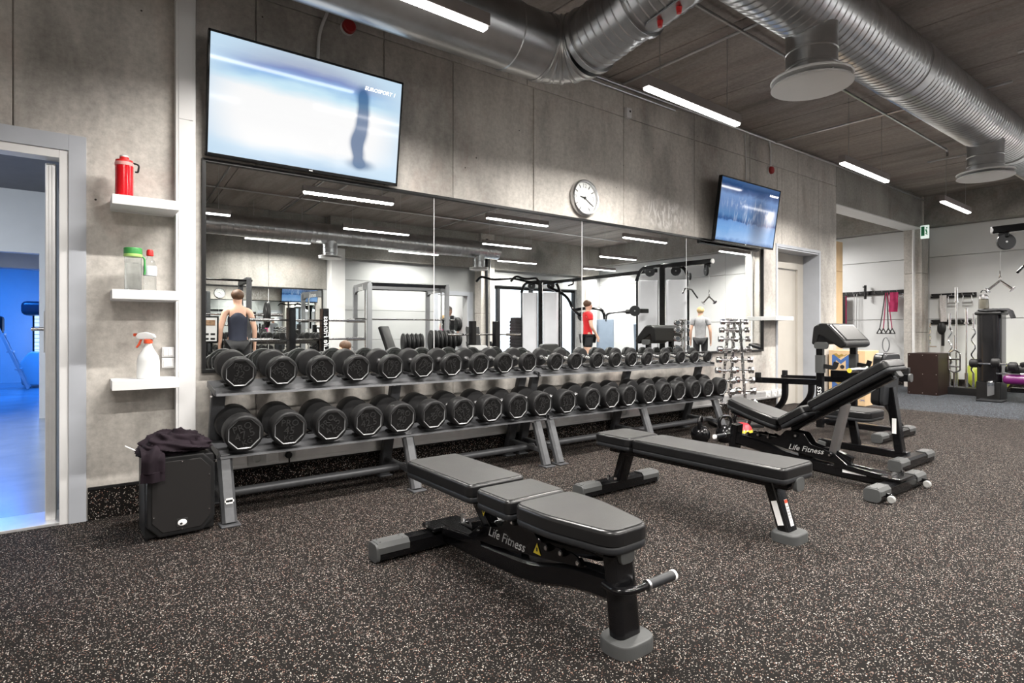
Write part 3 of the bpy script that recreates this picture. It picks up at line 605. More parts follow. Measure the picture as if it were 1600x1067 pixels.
# ------------------------------------------------ white wall shelves and what stands on them
def shelf(label, x0, x1, d, zt, th=.052):
    t = thing('wall_shelf', label, 'shelf', (x0, 0, zt)); b = B(); slab(b, 0, x1 - x0, -d, -.001, -th, 0, .002); b.build('board', K['wht'], t)
    b = B(); slab(b, .002, x1 - x0 - .002, -.012, 0, -th - .004, -th); b.build('wall_cleat', K['wht'], t); return t
shelf('top white shelf carrying the red bottle', .163, .477, .235, 1.782); shelf('middle white shelf carrying the two clear bottles', .163, .477, .235, 1.274); shelf('lowest white shelf carrying the spray bottle', .163, .477, .235, .782)
shelf('small white shelf at the right end of the mirror', 6.97, 7.40, .21, 1.235, .05)
t = thing('water_bottle', 'red translucent drinking bottle with carry loop on the top shelf', 'bottle', (.222, -.15, 1.782))
b = B(); b.lathe([(.038, 0), (.043, .006), (.043, .172), (.0405, .174), (.0405, .004), (.0001, .004)], 28, caps=True); b.build('bottle_body', mat('red_bottle', (.60, .006, .012), .15, var=.1, coat=.5), t)
b = B(); b.lathe([(.044, .174), (.0445, .178), (.0445, .19), (.040, .194)], 28); b.build('collar', mat('pale_red', (.75, .35, .33), .4), t)
b = B(); b.lathe([(.041, .192), (.041, .204), (.022, .207), (.022, .221), (.018, .224)], 24); b.build('cap', K['red'], t)
b = B(); b.lathe([(.02, .221), (.02, .230), (.016, .233)], 20); b.build('spout_lid', K['wht'], t)
b = B(); b.tube(fillet([(.04, 0, .196), (.07, 0, .192), (.064, 0, .150), (.05, 0, .150)], .015), .005, 8); b.build('carry_loop', K['blkm'], t)
t = thing('water_bottle', 'clear bottle with green screw lid on the middle shelf', 'bottle', (.262, -.16, 1.274))
b = B(); b.lathe([(.036, 0), (.041, .005), (.041, .185), (.0395, .185), (.0395, .004), (.0001, .004)], 28); b.build('bottle_body', K['clear'], t)
b = B(); b.lathe([(.0385, .006), (.0385, .150)], 28); b.build('water', glass('water', (.97, .98, .98)), t)
b = B(); b.lathe([(.043, .185), (.044, .19), (.044, .198), (.043, .20)], 28); b.build('lid_band', K['lgr'], t)
b = B(); b.lathe([(.043, .20), (.044, .204), (.044, .23), (.041, .234)], 28); b.build('lid', K['dgr'], t)
b = B(); b.tube(fillet([(.043, 0, .19), (.054, 0, .18), (.056, 0, .11), (.053, 0, .09)], .02), .005, 8); b.build('strap', K['dgr'], t)
t = thing('water_bottle', 'crumpled clear bottle with red cap on the middle shelf', 'bottle', (.345, -.12, 1.274))
b = B(); b.lathe([(.026, 0), (.032, .008), (.032, .03), (.029, .036), (.032, .045), (.032, .075), (.028, .085), (.033, .10), (.034, .13), (.031, .15), (.022, .175), (.013, .19), (.013, .20)], 20); b.build('bottle_body', K['clear'], t)
b = B(); b.lathe([(.0325, .088), (.0345, .10), (.0345, .135), (.0325, .143)], 20, caps=False); b.build('paper_band', mat('pale_label', (.72, .76, .80), .5), t)
b = B(); b.lathe([(.016, .20), (.018, .203), (.017, .228), (.012, .236)], 18); b.build('cap', K['red'], t)
t = thing('spray_bottle', 'white spray bottle with orange trigger on the lowest shelf', 'bottle', (.336, -.13, .782), R(-28))
b = B(); pr = [(.052, 0), (.056, .006), (.055, .10), (.05, .125), (.03, .16), (.019, .185), (.017, .20)]
secs = [[(1.05 * r * cos(2 * pi * i / 24), .72 * r * sin(2 * pi * i / 24)) for i in range(24)] for r, z in pr]
b.sweep([(0, 0, z) for r, z in pr], secs, up=(0, 1, 0)); b.build('bottle_body', mat('milky_plastic', (.78, .80, .80), .35, var=.03), t)
b = B(); b.lathe([(.021, .198), (.022, .20), (.022, .218), (.018, .22)], 20); b.build('collar', K['org'], t)
b = B(); b.prism([(-.052, .0), (.028, .0), (.04, .012), (.03, .03), (-.01, .042), (-.05, .036), (-.062, .02)], .026, T(0, .013, .22) @ RX(pi / 2), b=.006); b.build('spray_head', K['wht'], t)
b = B(); b.prism([(-.04, .222), (-.03, .222), (-.042, .19), (-.058, .172), (-.064, .176), (-.052, .195)], .014, T(0, .007, 0) @ RX(pi / 2), b=.003); b.build('trigger', K['org'], t)
b = B(); b.cyl((-.06, 0, .246), (-.074, 0, .246), .009, n=12); b.build('nozzle', K['org'], t)
b = B(); b.lathe([(.046, .004), (.05, .01), (.05, .09)], 24, MX.Diagonal((1.05, .72, 1, 1))); b.build('liquid', mat('pale_liquid', (.70, .75, .76), .3), t)
for lab, z, two in (('upper white rocker switch behind the lowest shelf', .925, True), ('lower white socket behind the lowest shelf', .862, False)):
    t = thing('light_switch', lab, 'switch', (.445, 0, z)); b = B(); b.box((0, -.015, 0), (.064, .03, .06), .004); b.build('box', K['wht'], t)
    for dx in ((-.013, .013) if two else (0,)):
        b = B(); b.box((dx, -.032, 0), (.024 if two else .05, .006, .044), .002); b.build('rocker' if two else 'flap', K['wht'], t)
# ------------------------------------------------ dumbbell racks
def make_rack(label, legs, x0, x1, sad, stick):
    t = thing('dumbbell_rack', label, 'rack', (0, 0, 0), group='two tier dumbbell racks')
    for x in legs:
        b = B(); b.rect([(x, -.045, .008), (x, -.25, .70)], .05, .075, up=(1, 0, 0)); b.build('rear_post', K['rackg'], t)
        b = B(); b.rect([(x, -.555, .01), (x, -.535, .06), (x, -.42, .355)], .055, .075, up=(1, 0, 0), b=.015); b.build('front_leg', K['rackg'], t)
        for yy in (-.56, -.05):
            b = B(); b.box((x, yy, .006), (.10, .10, .012), .005); b.build('foot_plate', K['rackg'], t)
        b = B(); b.rect([(x, -.08, .13), (x, -.50, .115)], .035, .04, up=(1, 0, 0)); b.build('link_bar', K['rackg'], t)
        b = B(); b.rect([(x, -.14, .365), (x, -.43, .335)], .035, .04, up=(1, 0, 0)); b.build('tray_arm', K['rackg'], t)
        for q in (((x - .05, -.45, .333), (x - .05, -.45, .343)), ((x - .05, -.335, .675), (x - .05, -.335, .685)), ((x + .02, -.345, .13), (x + .03, -.36, .13))):
            b = B(); b.cyl(q[0], q[1], .008, n=8); b.build('bolt', K['chr'], t)
    for yc, zt, d, ta in ((-.335, .382, .25, .105), (-.225, .724, .24, .158)):
        b = B(); y0, y1 = yc - d / 2, yc + d / 2
        prof = [(y1, zt + .008), (y0 + .05, zt + .008), (y0 + .042, zt - .012), (y0, zt - .014), (y0 - .004, zt - .026), (y0 + .03, zt - .026), (y1 - .02, zt - .022), (y1, zt - .022)]
        poly = [(-q[0], q[1] + (q[0] - yc) * ta) for q in prof]
        b.prism(poly, x1 - x0, MX(((0, 0, 1, x0), (-1, 0, 0, 0), (0, 1, 0, 0), (0, 0, 0, 1))), b=.0); b.build('tray', K['rackg'], t)
        for xe in (x0 - .004, x1 + .004):
            b = B(); b.box((xe, yc, zt - .009), (.008, d, .036), .003, rot=RX(math.atan(ta))); b.build('tray_end', K['rackg'], t)
    sb = B(); sb.prism([(-.06, 0), (.06, 0), (.066, .022), (.045, .026), (.02, .012), (-.02, .012), (-.045, .026), (-.066, .022)], .035, T(0, .0175, 0) @ RX(pi / 2), b=.003); sm = sb.mesh('saddle', K['blkr'])
    for x, L, up in sad:
        yc, zt, ta = (-.225, .728, .158) if up else (-.335, .384, .105)
        for s_ in (-1, 1):
            yy = (-.37 if up else -.52) + L / 2 + s_ * (L / 2 - .075) + (.04 if s_ < 0 else 0)
            o = place('saddle', sm, t, (x, yy, zt + (yy - yc) * ta), (math.atan(ta), 0, 0), (1, 1, .8))
    b = B(); b.cyl((x0 + .02, -.32, .115), (x1 - .02, -.32, .115), .026, n=16); b.build('tie_tube', K['rackg'], t)
    if stick:
        b = B(); b.box((legs[0], -.556, .13), (.034, .002, .03)); b.box((legs[0], -.556, .13), (.046, .002, .012)); o = b.build('sticker', K['whp'], t); o.rotation_euler = (R(0), 0, 0)
        b = B(); b.box((legs[0] - .004, -.5575, .13), (.006, .001, .008)); b.box((legs[0] + .008, -.5575, .131), (.008, .001, .012)); b.build('sticker_print', K['blp'], o)
    return t
def oct_pts(r, n=8, per=4, rot=0):
    c = [(r * cos(2 * pi * i / n + rot), r * sin(2 * pi * i / n + rot)) for i in range(n)]; out = []
    for i in range(n):
        a, d = c[i], c[(i + 1) % n]
        for k in range(per): f = k / per; out.append((a[0] * (1 - f) + d[0] * f, a[1] * (1 - f) + d[1] * f))
    return out
def head_mesh(r, th):
    """round rubber head, axis along -y, outer face at y=-th, with an eight sided sunk face"""
    n = 32; rings = [[(rr * cos(2 * pi * i / n + pi / 8), rr * sin(2 * pi * i / n + pi / 8), z) for i in range(n)] for rr, z in ((r * .72, 0), (r * .93, .004), (r, .016), (r, th - .012), (r * .965, th - .003), (r * .92, th))]
    rings.append([(p[0], p[1], th) for p in oct_pts(r * .87, rot=pi / 8)]); rings.append([(p[0], p[1], th - .005) for p in oct_pts(r * .82, rot=pi / 8)])
    vs = [p for q in rings for p in q]; fs = []
    for j in range(len(rings) - 1):
        for i in range(n): fs.append([j * n + i, j * n + (i + 1) % n, (j + 1) * n + (i + 1) % n, (j + 1) * n + i])
    fs.append(list(range(n - 1, -1, -1))); b = B(); b.add(vs, fs, RX(pi / 2)); nf = len(fs)
    L = (len(rings) - 1) * n; b.cur = 1; b.add(rings[-1], [list(range(n))], RX(pi / 2)); b.cur = 0
    for i in range((len(rings) - 2) * n, (len(rings) - 1) * n): b.mi[i] = 2
    return b.mesh('head', [K['blkr'], K['face'], K['edge']], 40)
K['edge'] = mat('highlit_rubber_edge', (.16, .165, .17), .35, var=.15)  # paler than the head: highlight on the sunk face's rim put into the colour
_tm = {}
def number_mesh(s_, r):
    k = (s_, round(r, 3))
    if k not in _tm:
        b = B(); b.text('PRO', r * .52, T(0, -.0004, r * .36) @ F0, .0018); b.text(s_, r * .62, T(0, -.0004, -r * .08) @ F0, .0018); b.text('KG', r * .40, T(0, -.0004, -r * .50) @ F0, .0018)
        _tm[k] = b.mesh('number', K['blp'])
    return _tm[k]
ordn = ['first', 'second', 'third', 'fourth', 'fifth', 'sixth', 'seventh', 'eighth', 'ninth', 'tenth']
K['handle'] = mat('knurled_chrome', (.72, .72, .73), .22, 1, var=.1, vs=90, bs_=400, bstr=.3)
def dumbbell(x, yf, up, r, L, th, txt, label, group):
    yc, z0, ta = (-.225, .732, .158) if up else (-.335, .39, .105); an = math.atan(ta); y = yf + L / 2 * cos(an)
    t = thing('dumbbell', label, 'dumbbell', (x, y, z0 + (y - yc) * ta + (r + .004) / cos(an)), group=group); t.rotation_euler = (an, 0, 0); hm = head_mesh(r, th); a = random.uniform(-.9, .9)
    for s_ in (0, 1):
        rz = pi if s_ else 0; h = place('head', hm, t, (0, (L / 2 - th) * (1 if s_ else -1), 0), (0, a + (pi if s_ else 0), 0)) if False else place('head', hm, t, (0, (L / 2 - th) * (1 if s_ else -1), 0), (0, 0, rz))
        ang = a if not s_ else random.uniform(-1, 1)
        place('number', number_mesh(txt, r), h, (0, -(th - .0052), 0), (0, ang, 0))
    hl = L / 2 - th; rh = .0155
    b = B(); b.lathe([(rh * 1.5, -hl - .004), (rh * 1.5, -hl + .008), (rh * .98, -hl + .022), (rh * 1.06, -hl * .5), (rh * 1.1, 0), (rh * 1.06, hl * .5), (rh * .98, hl - .022), (rh * 1.5, hl - .008), (rh * 1.5, hl + .004)], 18, RX(pi / 2)); b.build('handle', K['handle'], t)
lowx = [.757, 1.000, 1.250, 1.488, 1.718, 1.957, 2.192, 2.440, 2.679, 2.920, 3.183, 3.466, 3.704, 3.925, 4.197, 4.430, 4.638, 4.89, 5.103, 5.338]
upx = [.766, 1.004, 1.243, 1.477, 1.718, 1.959, 2.194, 2.437, 2.667, 2.906, 3.199, 3.423, 3.682, 3.919, 4.134, 4.356, 4.615, 4.867, 5.098, 5.325]
lowt = ['47.5', '45', '42.5', '42.5', '40', '40', '37.5', '37.5', '35', '35', '32.5', '32.5', '30', '30', '27.5', '27.5', '25', '25', '22.5', '22.5']
upt = ['32', '30', '20', '20', '17.5', '17.5', '15', '15', '14', '14', '12', '12', '10', '10', '8', '8', '6', '6', '4', '4']
s1, s2 = [], []
for i in range(20):
    f = i / 19; rk = 'near' if i < 10 else 'far'; j = ordn[i % 10]
    r, L, th = .103 - .009 * f, .345 - .045 * f, .108 - .008 * f
    dumbbell(lowx[i], -.52, False, r, L, th, lowt[i], 'black rubber dumbbell, %s from the left on the lower tier of the %s rack' % (j, rk), 'dumbbells on the lower tiers'); (s1 if i < 10 else s2).append((lowx[i], L, False))
    if i < 10: q = i / 9; r, L, th = .0915 - .010 * q, .285 - .02 * q, .070 - .012 * q
    else: q = (i - 10) / 9; r, L, th = .076 - .013 * q, .26 - .03 * q, .052 - .014 * q
    dumbbell(upx[i], -.37, True, r, L, th, upt[i], 'black rubber dumbbell, %s from the left on the upper tier of the %s rack' % (j, rk), 'dumbbells on the upper tiers'); (s1 if i < 10 else s2).append((upx[i], L, True))
make_rack('near charcoal two tier dumbbell rack beside the loudspeaker', [.672, 1.80, 2.925], .645, 3.005, s1, True)
make_rack('far charcoal two tier dumbbell rack beside the chrome tree', [3.062, 4.20, 5.33], 3.04, 5.455, s2, False)

# ------------------------------------------------ chrome dumbbell tree
TX, TY = 5.80, -.33
ar = atan2(-.603, .798)          # the dumbbells lie roughly across the view
t = thing('dumbbell_tree', 'chrome tree stand for small dumbbells at the end of the far rack', 'rack', (TX, TY, 0), ar)
lev = [1.136, 1.047, .948, .838, .72, .606, .493, .373, .246]
b = B(); b.box((.05, .02, .02), (.52, .30, .04), .01); b.build('base', K['blkm'], t)
for xs, xt, yy in ((-.13, -.02, 0), (-.03, .03, -.03), (.17, .09, -.02)):
    b = B(); b.rect([(xs, yy + .02, .03), (xt, yy + .02, 1.17)], .032, .02, up=(0, 1, 0)); b.build('post', K['chr'], t)
for z in lev:
    f = (1.136 - z) / .89
    for q in (-1, 1):
        b = B(); xs = (-.05 - .07 * f) if q < 0 else (.075 + .07 * f); b.tube(fillet([(xs, .0, z - .02), (xs, -.06, z - .025), (xs, -.085, z + .0)], .02), .007, 6); b.build('hook', K['chr'], t)
b = B(); b.box((.03, 0, 1.18), (.16, .09, .02), .006); b.build('top_plate', K['chr'], t)
_cd = {}
def chrome_db(r, L, th):
    k = round(r, 3)
    if k not in _cd:
        b = B(); b.lathe([(r * .8, 0), (r, .006), (r, th - .006), (r * .9, th)], 24, RY(pi / 2)); hm = b.mesh('head', K['chr'])
        b = B(); b.lathe([(r * .78, 0), (r * .78, .002)], 24, RY(pi / 2)); pm = b.mesh('end_disc', K['capd'])
        b = B(); b.lathe([(.011, -(L / 2 - th)), (.0135, 0), (.011, L / 2 - th)], 14, RY(pi / 2)); gm = b.mesh('handle', K['handle']); _cd[k] = (hm, pm, gm)
    return _cd[k]
K['capd'] = mat('dark_end_disc', (.12, .13, .15), .3, .5)
for i, z in enumerate(lev):
    f = i / 8; r, L, th = .030 + .010 * f, .195 + .03 * f, .048 + .022 * f; hm, pm, gm = chrome_db(r, L, th)
    for side in (0, 1):
        dx = (-.045 - .075 * f) if side == 0 else (.085 + .085 * f); dy = -.07 if side == 0 else -.055
        wx_ = TX + dx * cos(ar) - dy * sin(ar); wy_ = TY + dx * sin(ar) + dy * cos(ar)
        if side: wx_ += .05; wy_ += .06
        d = thing('chrome_dumbbell', 'small chrome dumbbell, %s from the top on the %s side of the chrome tree' % (ordn[i], 'left' if side == 0 else 'right'), 'dumbbell', (wx_, wy_, z + .012), ar + R(-6 if side == 0 else -16), 'chrome dumbbells on the tree')
        for s_ in (-1, 1):
            h = place('head', hm, d, (s_ * (L / 2 - th), 0, 0), (0, 0, 0 if s_ > 0 else pi)); place('end_disc', pm, h, (th - .001, 0, 0))
        place('handle', gm, d)

# ------------------------------------------------ kettlebells
def kettle(label, x, y, m, r=.088, rz=0, text=None, base=None):
    t = thing('kettlebell', label, 'kettlebell', (x, y, 0), rz)
    b = B(); b.lathe([(r * .55, 0), (r * .72, .006), (r * .96, r * .55), (r, r * .95), (r * .92, r * 1.35), (r * .62, r * 1.72), (.0001, r * 1.86)], 28); o = b.build('bell', m, t)
    b = B(); b.tube(fillet([(-r * .62, 0, r * 1.45), (-r * .85, 0, r * 2.2), (-r * .55, 0, r * 2.75), (r * .55, 0, r * 2.75), (r * .85, 0, r * 2.2), (r * .62, 0, r * 1.45)], r * .5, 6), r * .17, 10); b.build('handle', K['blk'] if base is None else base, t)
    if text:
        b = B(); b.text(text, r * .7, T(0, -r * .99, r * .95) @ F0, .002); b.build('lettering', K['whp'], t)
    return t
kettle('black kettlebell farther left under the far rack end', 4.70, -.70, K['blk'], rz=R(25))
kettle('black kettlebell beside the red one under the far rack end', 4.92, -.82, K['blk'], rz=R(-15))
kettle('red kettlebell with a yellow edge under the far rack end', 5.14, -.86, mat('red_enamel', (.55, .01, .025), .3, coat=.4), .092, R(-38), '16')
b = B(); b.lathe([(.0935, .075), (.0955, .085), (.0935, .105)], 28, T(5.14, -.86, 0), caps=False); o = b.build('kettle_band', K['yel'])
for q in bpy.data.objects:
    if q.get('label', '').startswith('red kettlebell'): o.parent = q; o.matrix_parent_inverse = T(*q.location).inverted() if False else (MX.Translation(q.location) @ RZ(R(-38))).inverted(); o.name = 'yellow_band'

# ------------------------------------------------ benches
def cushion(t, name, poly, z, M, th=.05, sh=.032):
    """upholstered pad on a plastic shell, polygon in local xy, top at z"""
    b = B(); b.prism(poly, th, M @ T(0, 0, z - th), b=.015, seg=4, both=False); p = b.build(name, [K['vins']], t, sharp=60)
    ins = []; n = len(poly); cx = sum(q[0] for q in poly) / n; cy = sum(q[1] for q in poly) / n
    def inset(d):
        out = []
        for i in range(n):
            a, q, c = V(poly[i - 1]), V(poly[i]), V(poly[(i + 1) % n]); e1 = (q - a).normalized(); e2 = (c - q).normalized()
            n1 = V((-e1.y, e1.x)); n2 = V((-e2.y, e2.x)); m_ = (n1 + n2).normalized(); out.append(tuple(q + m_ * (d / max(.4, m_.dot(n1)))))
        return out
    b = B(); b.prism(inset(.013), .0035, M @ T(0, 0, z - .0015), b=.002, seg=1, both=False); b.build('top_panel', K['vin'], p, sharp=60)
    b = B(); pts = [M @ V((q[0], q[1], z + .0004)) for q in inset(.0125)]; b.tube(pts, .0018, 5, closed=True); b.build('seam', K['blp'], p)
    b = B(); b.prism(inset(.002), sh, M @ T(0, 0, z - th - sh), b=.012, seg=3); b.build('shell', K['shell'], p, sharp=60)
    return p
def rounded(poly, r=.03, n=4):
    P3 = [V((p[0], p[1], 0)) for p in poly]; out = []; m = len(P3)
    for i in range(m):
        a, b_, c = P3[i - 1], P3[i], P3[(i + 1) % m]; d1, d2 = a - b_, c - b_; q = min(r, d1.length * .45, d2.length * .45); s_ = b_ + d1.normalized() * q; e = b_ + d2.normalized() * q
        for k_ in range(n + 1): f = k_ / n; p = s_ * (1 - f) ** 2 + b_ * 2 * f * (1 - f) + e * f * f; out.append((p.x, p.y))
    return out
def rpoly(x0, x1, y0, y1, r=.03): return rounded([(x0, y0), (x1, y0), (x1, y1), (x0, y1)], r)
def cross_foot(t, yc, half, wheels=0):
    b = B(); b.sweep([(-half + .02, yc, .05), (half - .02, yc, .05)], [(-.045, -.032), (-.03, -.045), (.03, -.045), (.045, -.032), (.045, .02), (.03, .036), (-.03, .036), (-.045, .02)]); b.build('rear_foot', K['blk'], t)
    for s_ in (-1, 1):
        b = B(); sec = [(-.049, -.005), (-.049, .022), (-.032, .041), (.032, .041), (.049, .022), (.049, -.005)]
        b.sweep([(s_ * (half - .012), yc, .05), (s_ * (half - .165), yc, .05)], sec); c = b.build('foot_cover', K['cap'], t)
        b = B(); b.prism(rounded([(-.048, .004), (.048, .004), (.048, .088), (-.048, .088)], .028, 5), .02, T(s_ * half - (.0 if s_ < 0 else .02), yc, 0) @ RZ(pi / 2) @ RX(pi / 2) , b=.004); b.build('end_cap', K['cap'], t)
        for dx in (.03, .14):
            b = B(); b.cyl((s_ * (half - dx), yc - .02, .089), (s_ * (half - dx), yc - .02, .0925), .004, n=8); b.cyl((s_ * (half - dx), yc + .02, .089), (s_ * (half - dx), yc + .02, .0925), .004, n=8); b.build('rivet', K['blp'], c)
        if wheels:
            wx_ = s_ * (half - .09); b = B(); b.box((wx_, yc + .055, .045), (.02, .06, .025), .004); b.build('wheel_arm', K['blk'], t)
            b = B(); b.cyl((wx_ + .012, yc + .085, .028), (wx_ + .036, yc + .085, .028), .023, n=20, bev=.004); b.build('wheel', K['whl'], t)
K['whl'] = mat('pale_wheel', (.30, .30, .29), .45)
def warn(t, y, z, x=-.052, s_=.022, flip=1):
    b = B(); b.prism([(-s_, -s_ * .8), (s_, -s_ * .8), (0, s_ * 1.1)] if flip > 0 else [(-s_, s_ * .8), (0, -s_ * 1.1), (s_, s_ * .8)], .001, T(x, y, z) @ RZ(-pi / 2) @ RX(pi / 2)); w_ = b.build('warning_sticker', K['yel'], t)
    b = B(); b.box((x - .0015, y, z), (.001, .007, .014)); b.build('warning_print', K['blp'], w_)
def make_adjustable(label, loc, rz, incline, seat_tilt, wheels):
    t = thing('adjustable_bench', label, 'bench', loc, rz, 'adjustable weight benches')
    zp = .405
    Mb = T(0, -.15, zp - .05) @ RX(incline) @ T(0, .15, -(zp - .05)); Ms = T(0, -.16, zp - .06) @ RX(-seat_tilt) @ T(0, .16, -(zp - .06))
    cushion(t, 'head_pad', rpoly(-.15, .15, .12, .715, .035), zp, Mb); cushion(t, 'middle_pad', rpoly(-.15, .15, -.145, .085, .03), zp - .004, Mb)
    seat = rounded([(-.09, -.63), (.09, -.63), (.15, -.36), (.15, -.17), (-.15, -.17), (-.15, -.36)], .05); cushion(t, 'seat_pad', seat, zp - .002, Ms)
    # under-pad rails
    b = B(); b.m = Mb; b.bar((0, -.13, zp - .098), (0, .66, zp - .098), .075, .045, .008); b.build('back_rail', K['blk'], t)
    b = B(); b.m = Mb; b.prism(rounded([(-.04, -.03), (.04, -.03), (.04, .03), (-.04, .03)], .022, 4), .02, T(0, .70, zp - .092) @ RX(pi / 2), b=.004); b.build('rail_cap', K['cap'], t)
    b = B(); b.m = Ms; b.bar((0, -.59, zp - .105), (0, -.2, zp - .105), .07, .045, .008); b.build('seat_rail', K['blk'], t)
    b = B(); b.m = Ms; b.prism(rounded([(-.034, -.032), (.034, -.032), (.034, .032), (-.034, .032)], .022, 4), .022, T(0, -.588, zp - .095) @ RX(pi / 2), b=.004); b.build('rail_cap', K['cap'], t)
    cross_foot(t, .57, .385, wheels)
    b = B(); b.rect(fillet([(0, .55, .075), (0, .30, .085), (0, -.12, .125), (0, -.34, .19), (0, -.53, .20)], .12, 4), .07, .08, up=(1, 0, 0), b=.01) if False else b.sweep(fillet([(0, .56, .07), (0, .25, .075), (0, -.15, .10), (0, -.36, .165), (0, -.55, .185)], .14, 4), [(-.042, -.03), (-.03, -.042), (.03, -.042), (.042, -.03), (.042, .03), (.03, .042), (-.03, .042), (-.042, .03)], up=(1, 0, 0)); b.build('spine_beam', K['blk'], t)
    b = B(); b.bar((-.10, .57, .10), (.10, .57, .10), .12, .02, .006); b.build('mount_plate', K['blk'], t)
    for sx in (-1, 1):
        b = B(); b.cyl((sx * .10, .57, .105), (sx * .10, .57, .128), .012, n=6); b.build('bolt', K['chr'], t)
        b = B(); b.bar((sx * .05, .50, .095), (sx * .03, .20, .12), .028, .035, .004); b.build('brace', K['blk'], t)
    # side plates carrying the hinge and the lettering
    zpt = zp - .10
    for sx in (-1, 1):
        b = B(); b.prism(rounded([(.30, .125), (.20, .20), (.04, .235), (-.01, .31), (-.14, .315), (-.20, .25), (-.40, .26), (-.47, .235), (-.44, .222), (-.14, .175), (.1, .14)], .02, 3), .008, MX(((0, 0, 1, sx * .045 - .004), (1, 0, 0, 0), (0, 1, 0, 0), (0, 0, 0, 1))), b=.002, seg=1); b.build('side_plate', K['blk'], t)
        for yy, zz in ((.18, .185), (-.06, .285), (-.27, .245), (-.35, .25), (-.44, .243)):
            b = B(); b.cyl((sx * .05, yy, zz), (sx * .068, yy, zz), .016, .013, n=14); b.build('pivot_bolt', K['blk'], t); b = B(); b.cyl((sx * .068, yy, zz), (sx * .071, yy, zz), .008, n=10); b.build('bolt_head', K['chr'], t)
    b = B(); FX = MX(((0, 0, -1, -.0505), (-1, 0, 0, .005), (0, 1, 0, .195), (0, 0, 0, 1)))
    b.text('Life Fitness', .056, FX, .0006, .35); b.build('lettering', K['grp'], t)
    b = B(); b.text('Life Fitness', .056, MX(((0, 0, 1, .0505), (1, 0, 0, .005), (0, 1, 0, .195), (0, 0, 0, 1))), .0006, .35); b.build('lettering', K['grp'], t)
    warn(t, -.20, .215); warn(t, .19, .262, -.034, .02, -1)
    # prop arm up to the back rail
    pa = Mb @ V((0, .28 if incline < .2 else .30, zp - .11)); b = B(); b.bar((0, .12 if incline < .2 else .17, .15), tuple(pa), .06, .05, .008); b.build('prop_arm', K['stls'] if incline > .2 else K['blk'], t)
    b = B(); b.sweep(fillet([(0, -.06, .14), (0, .16, .20), (0, .30, .15)], .05), [(-.03, -.02), (.03, -.02), (.03, .02), (-.03, .02)], up=(1, 0, 0)); b.build('ladder_arm', K['blk'], t)
    # front leg, rubber foot, carry handle
    b = B(); sec = [(.028 * cos(a) , .055 * sin(a)) for a in [2 * pi * i / 20 for i in range(20)]]; sec = rounded([(-.03, -.055), (.03, -.055), (.03, .055), (-.03, .055)], .026, 4)
    b.sweep([(0, -.60, .015), (0, -.565, .30)], sec, up=(1, 0, 0)); b.build('front_leg', K['blk'], t)
    b = B(); b.prism(rounded([(-.085, -.672), (.085, -.672), (.085, -.535), (-.085, -.535)], .06, 6), .044, b=.008, seg=2, both=False); b.build('rubber_foot', K['cap'], t)
    b = B(); b.tube(fillet([(-.05, -.55, .205), (-.065, -.62, .205), (-.02, -.645, .205), (.06, -.645, .205)], .03), .013, 10); b.build('handle_tube', K['blk'], t)
    b = B(); b.cyl((.055, -.645, .205), (.185, -.645, .205), .017, n=16); h = b.build('hand_grip', K['shell'], t)
    b = B(); b.cyl((.05, -.645, .205), (.06, -.645, .205), .0185, n=16); b.build('grip_ring', K['stls'], h)
    b = B(); b.cyl((.183, -.645, .205), (.197, -.645, .205), .0185, n=16, bev=.003); b.build('grip_cap', K['whp'], h)
    if wheels:
        b = B(); b.box((-.0425, .33, .092), (.001, .15, .03)); st = b.build('rating_plate', K['whp'], t); b = B(); b.box((-.0432, .33, .103), (.001, .15, .008)); b.build('orange_stripe', K['org'], st)
        b = B(); b.box((.0425, .33, .092), (.001, .15, .03)); st = b.build('rating_plate', K['whp'], t); b = B(); b.box((.0432, .33, .103), (.001, .15, .008)); b.build('orange_stripe', K['org'], st)
    return t
make_adjustable('black adjustable bench set flat in the foreground, nearest the camera', (1.465, -2.07, 0), 0, 0, 0, 0)
make_adjustable('black adjustable bench with raised backrest behind the flat bench', (4.27, -1.91, 0), pi, R(33), R(14), 1)
# flat bench
t = thing('flat_bench', 'black flat bench in the middle of the floor', 'bench', (2.87, -1.93, 0)); zp = .385
cushion(t, 'head_pad', rpoly(-.15, .15, .36, .655, .035), zp, I4); cushion(t, 'long_pad', rpoly(-.15, .15, -.62, .345, .035), zp, I4)
b = B(); b.bar((0, -.58, zp - .105), (0, .62, zp - .105), .09, .05, .008); b.build('rail', K['blk'], t)
b = B(); b.prism(rounded([(-.04, -.034), (.04, -.034), (.04, .034), (-.04, .034)], .026, 4), .024, T(0, -.60, zp - .095) @ RX(pi / 2), b=.004); b.build('rail_cap', K['cap'], t)
sec = rounded([(-.03, -.05), (.03, -.05), (.03, .05), (-.03, .05)], .02, 3)
b = B(); b.sweep([(0, -.565, .02), (0, -.48, zp - .11)], sec, up=(1, 0, 0)); b.build('front_leg', K['blk'], t)
b = B(); b.sweep([(0, .575, .05), (0, .50, zp - .11)], sec, up=(1, 0, 0)); b.build('rear_leg', K['blk'], t)
b = B(); b.prism(rounded([(-.08, -.635), (.08, -.635), (.08, -.50), (-.08, -.50)], .045, 5), .05, b=.012, seg=3, both=False); b.build('rubber_foot', K['cap'], t)
cross_foot(t, .585, .365)
for x in (-.06, .06):
    b = B(); b.cyl((x, .555, .085), (x, .555, .10), .011, n=6); b.cyl((x, .615, .085), (x, .615, .10), .011, n=6); b.build('bolt', K['chr'], t)
b = B(); b.m = T(.051, -.53, .135) @ RX(R(-18)); b.box((0, 0, 0), (.001, .03, .12)); st = b.build('rating_plate', K['whp'], t)
b = B(); b.m = T(-.051, -.53, .135) @ RX(R(-18)); b.box((0, 0, 0), (.001, .03, .12)); st = b.build('rating_plate', K['whp'], t)
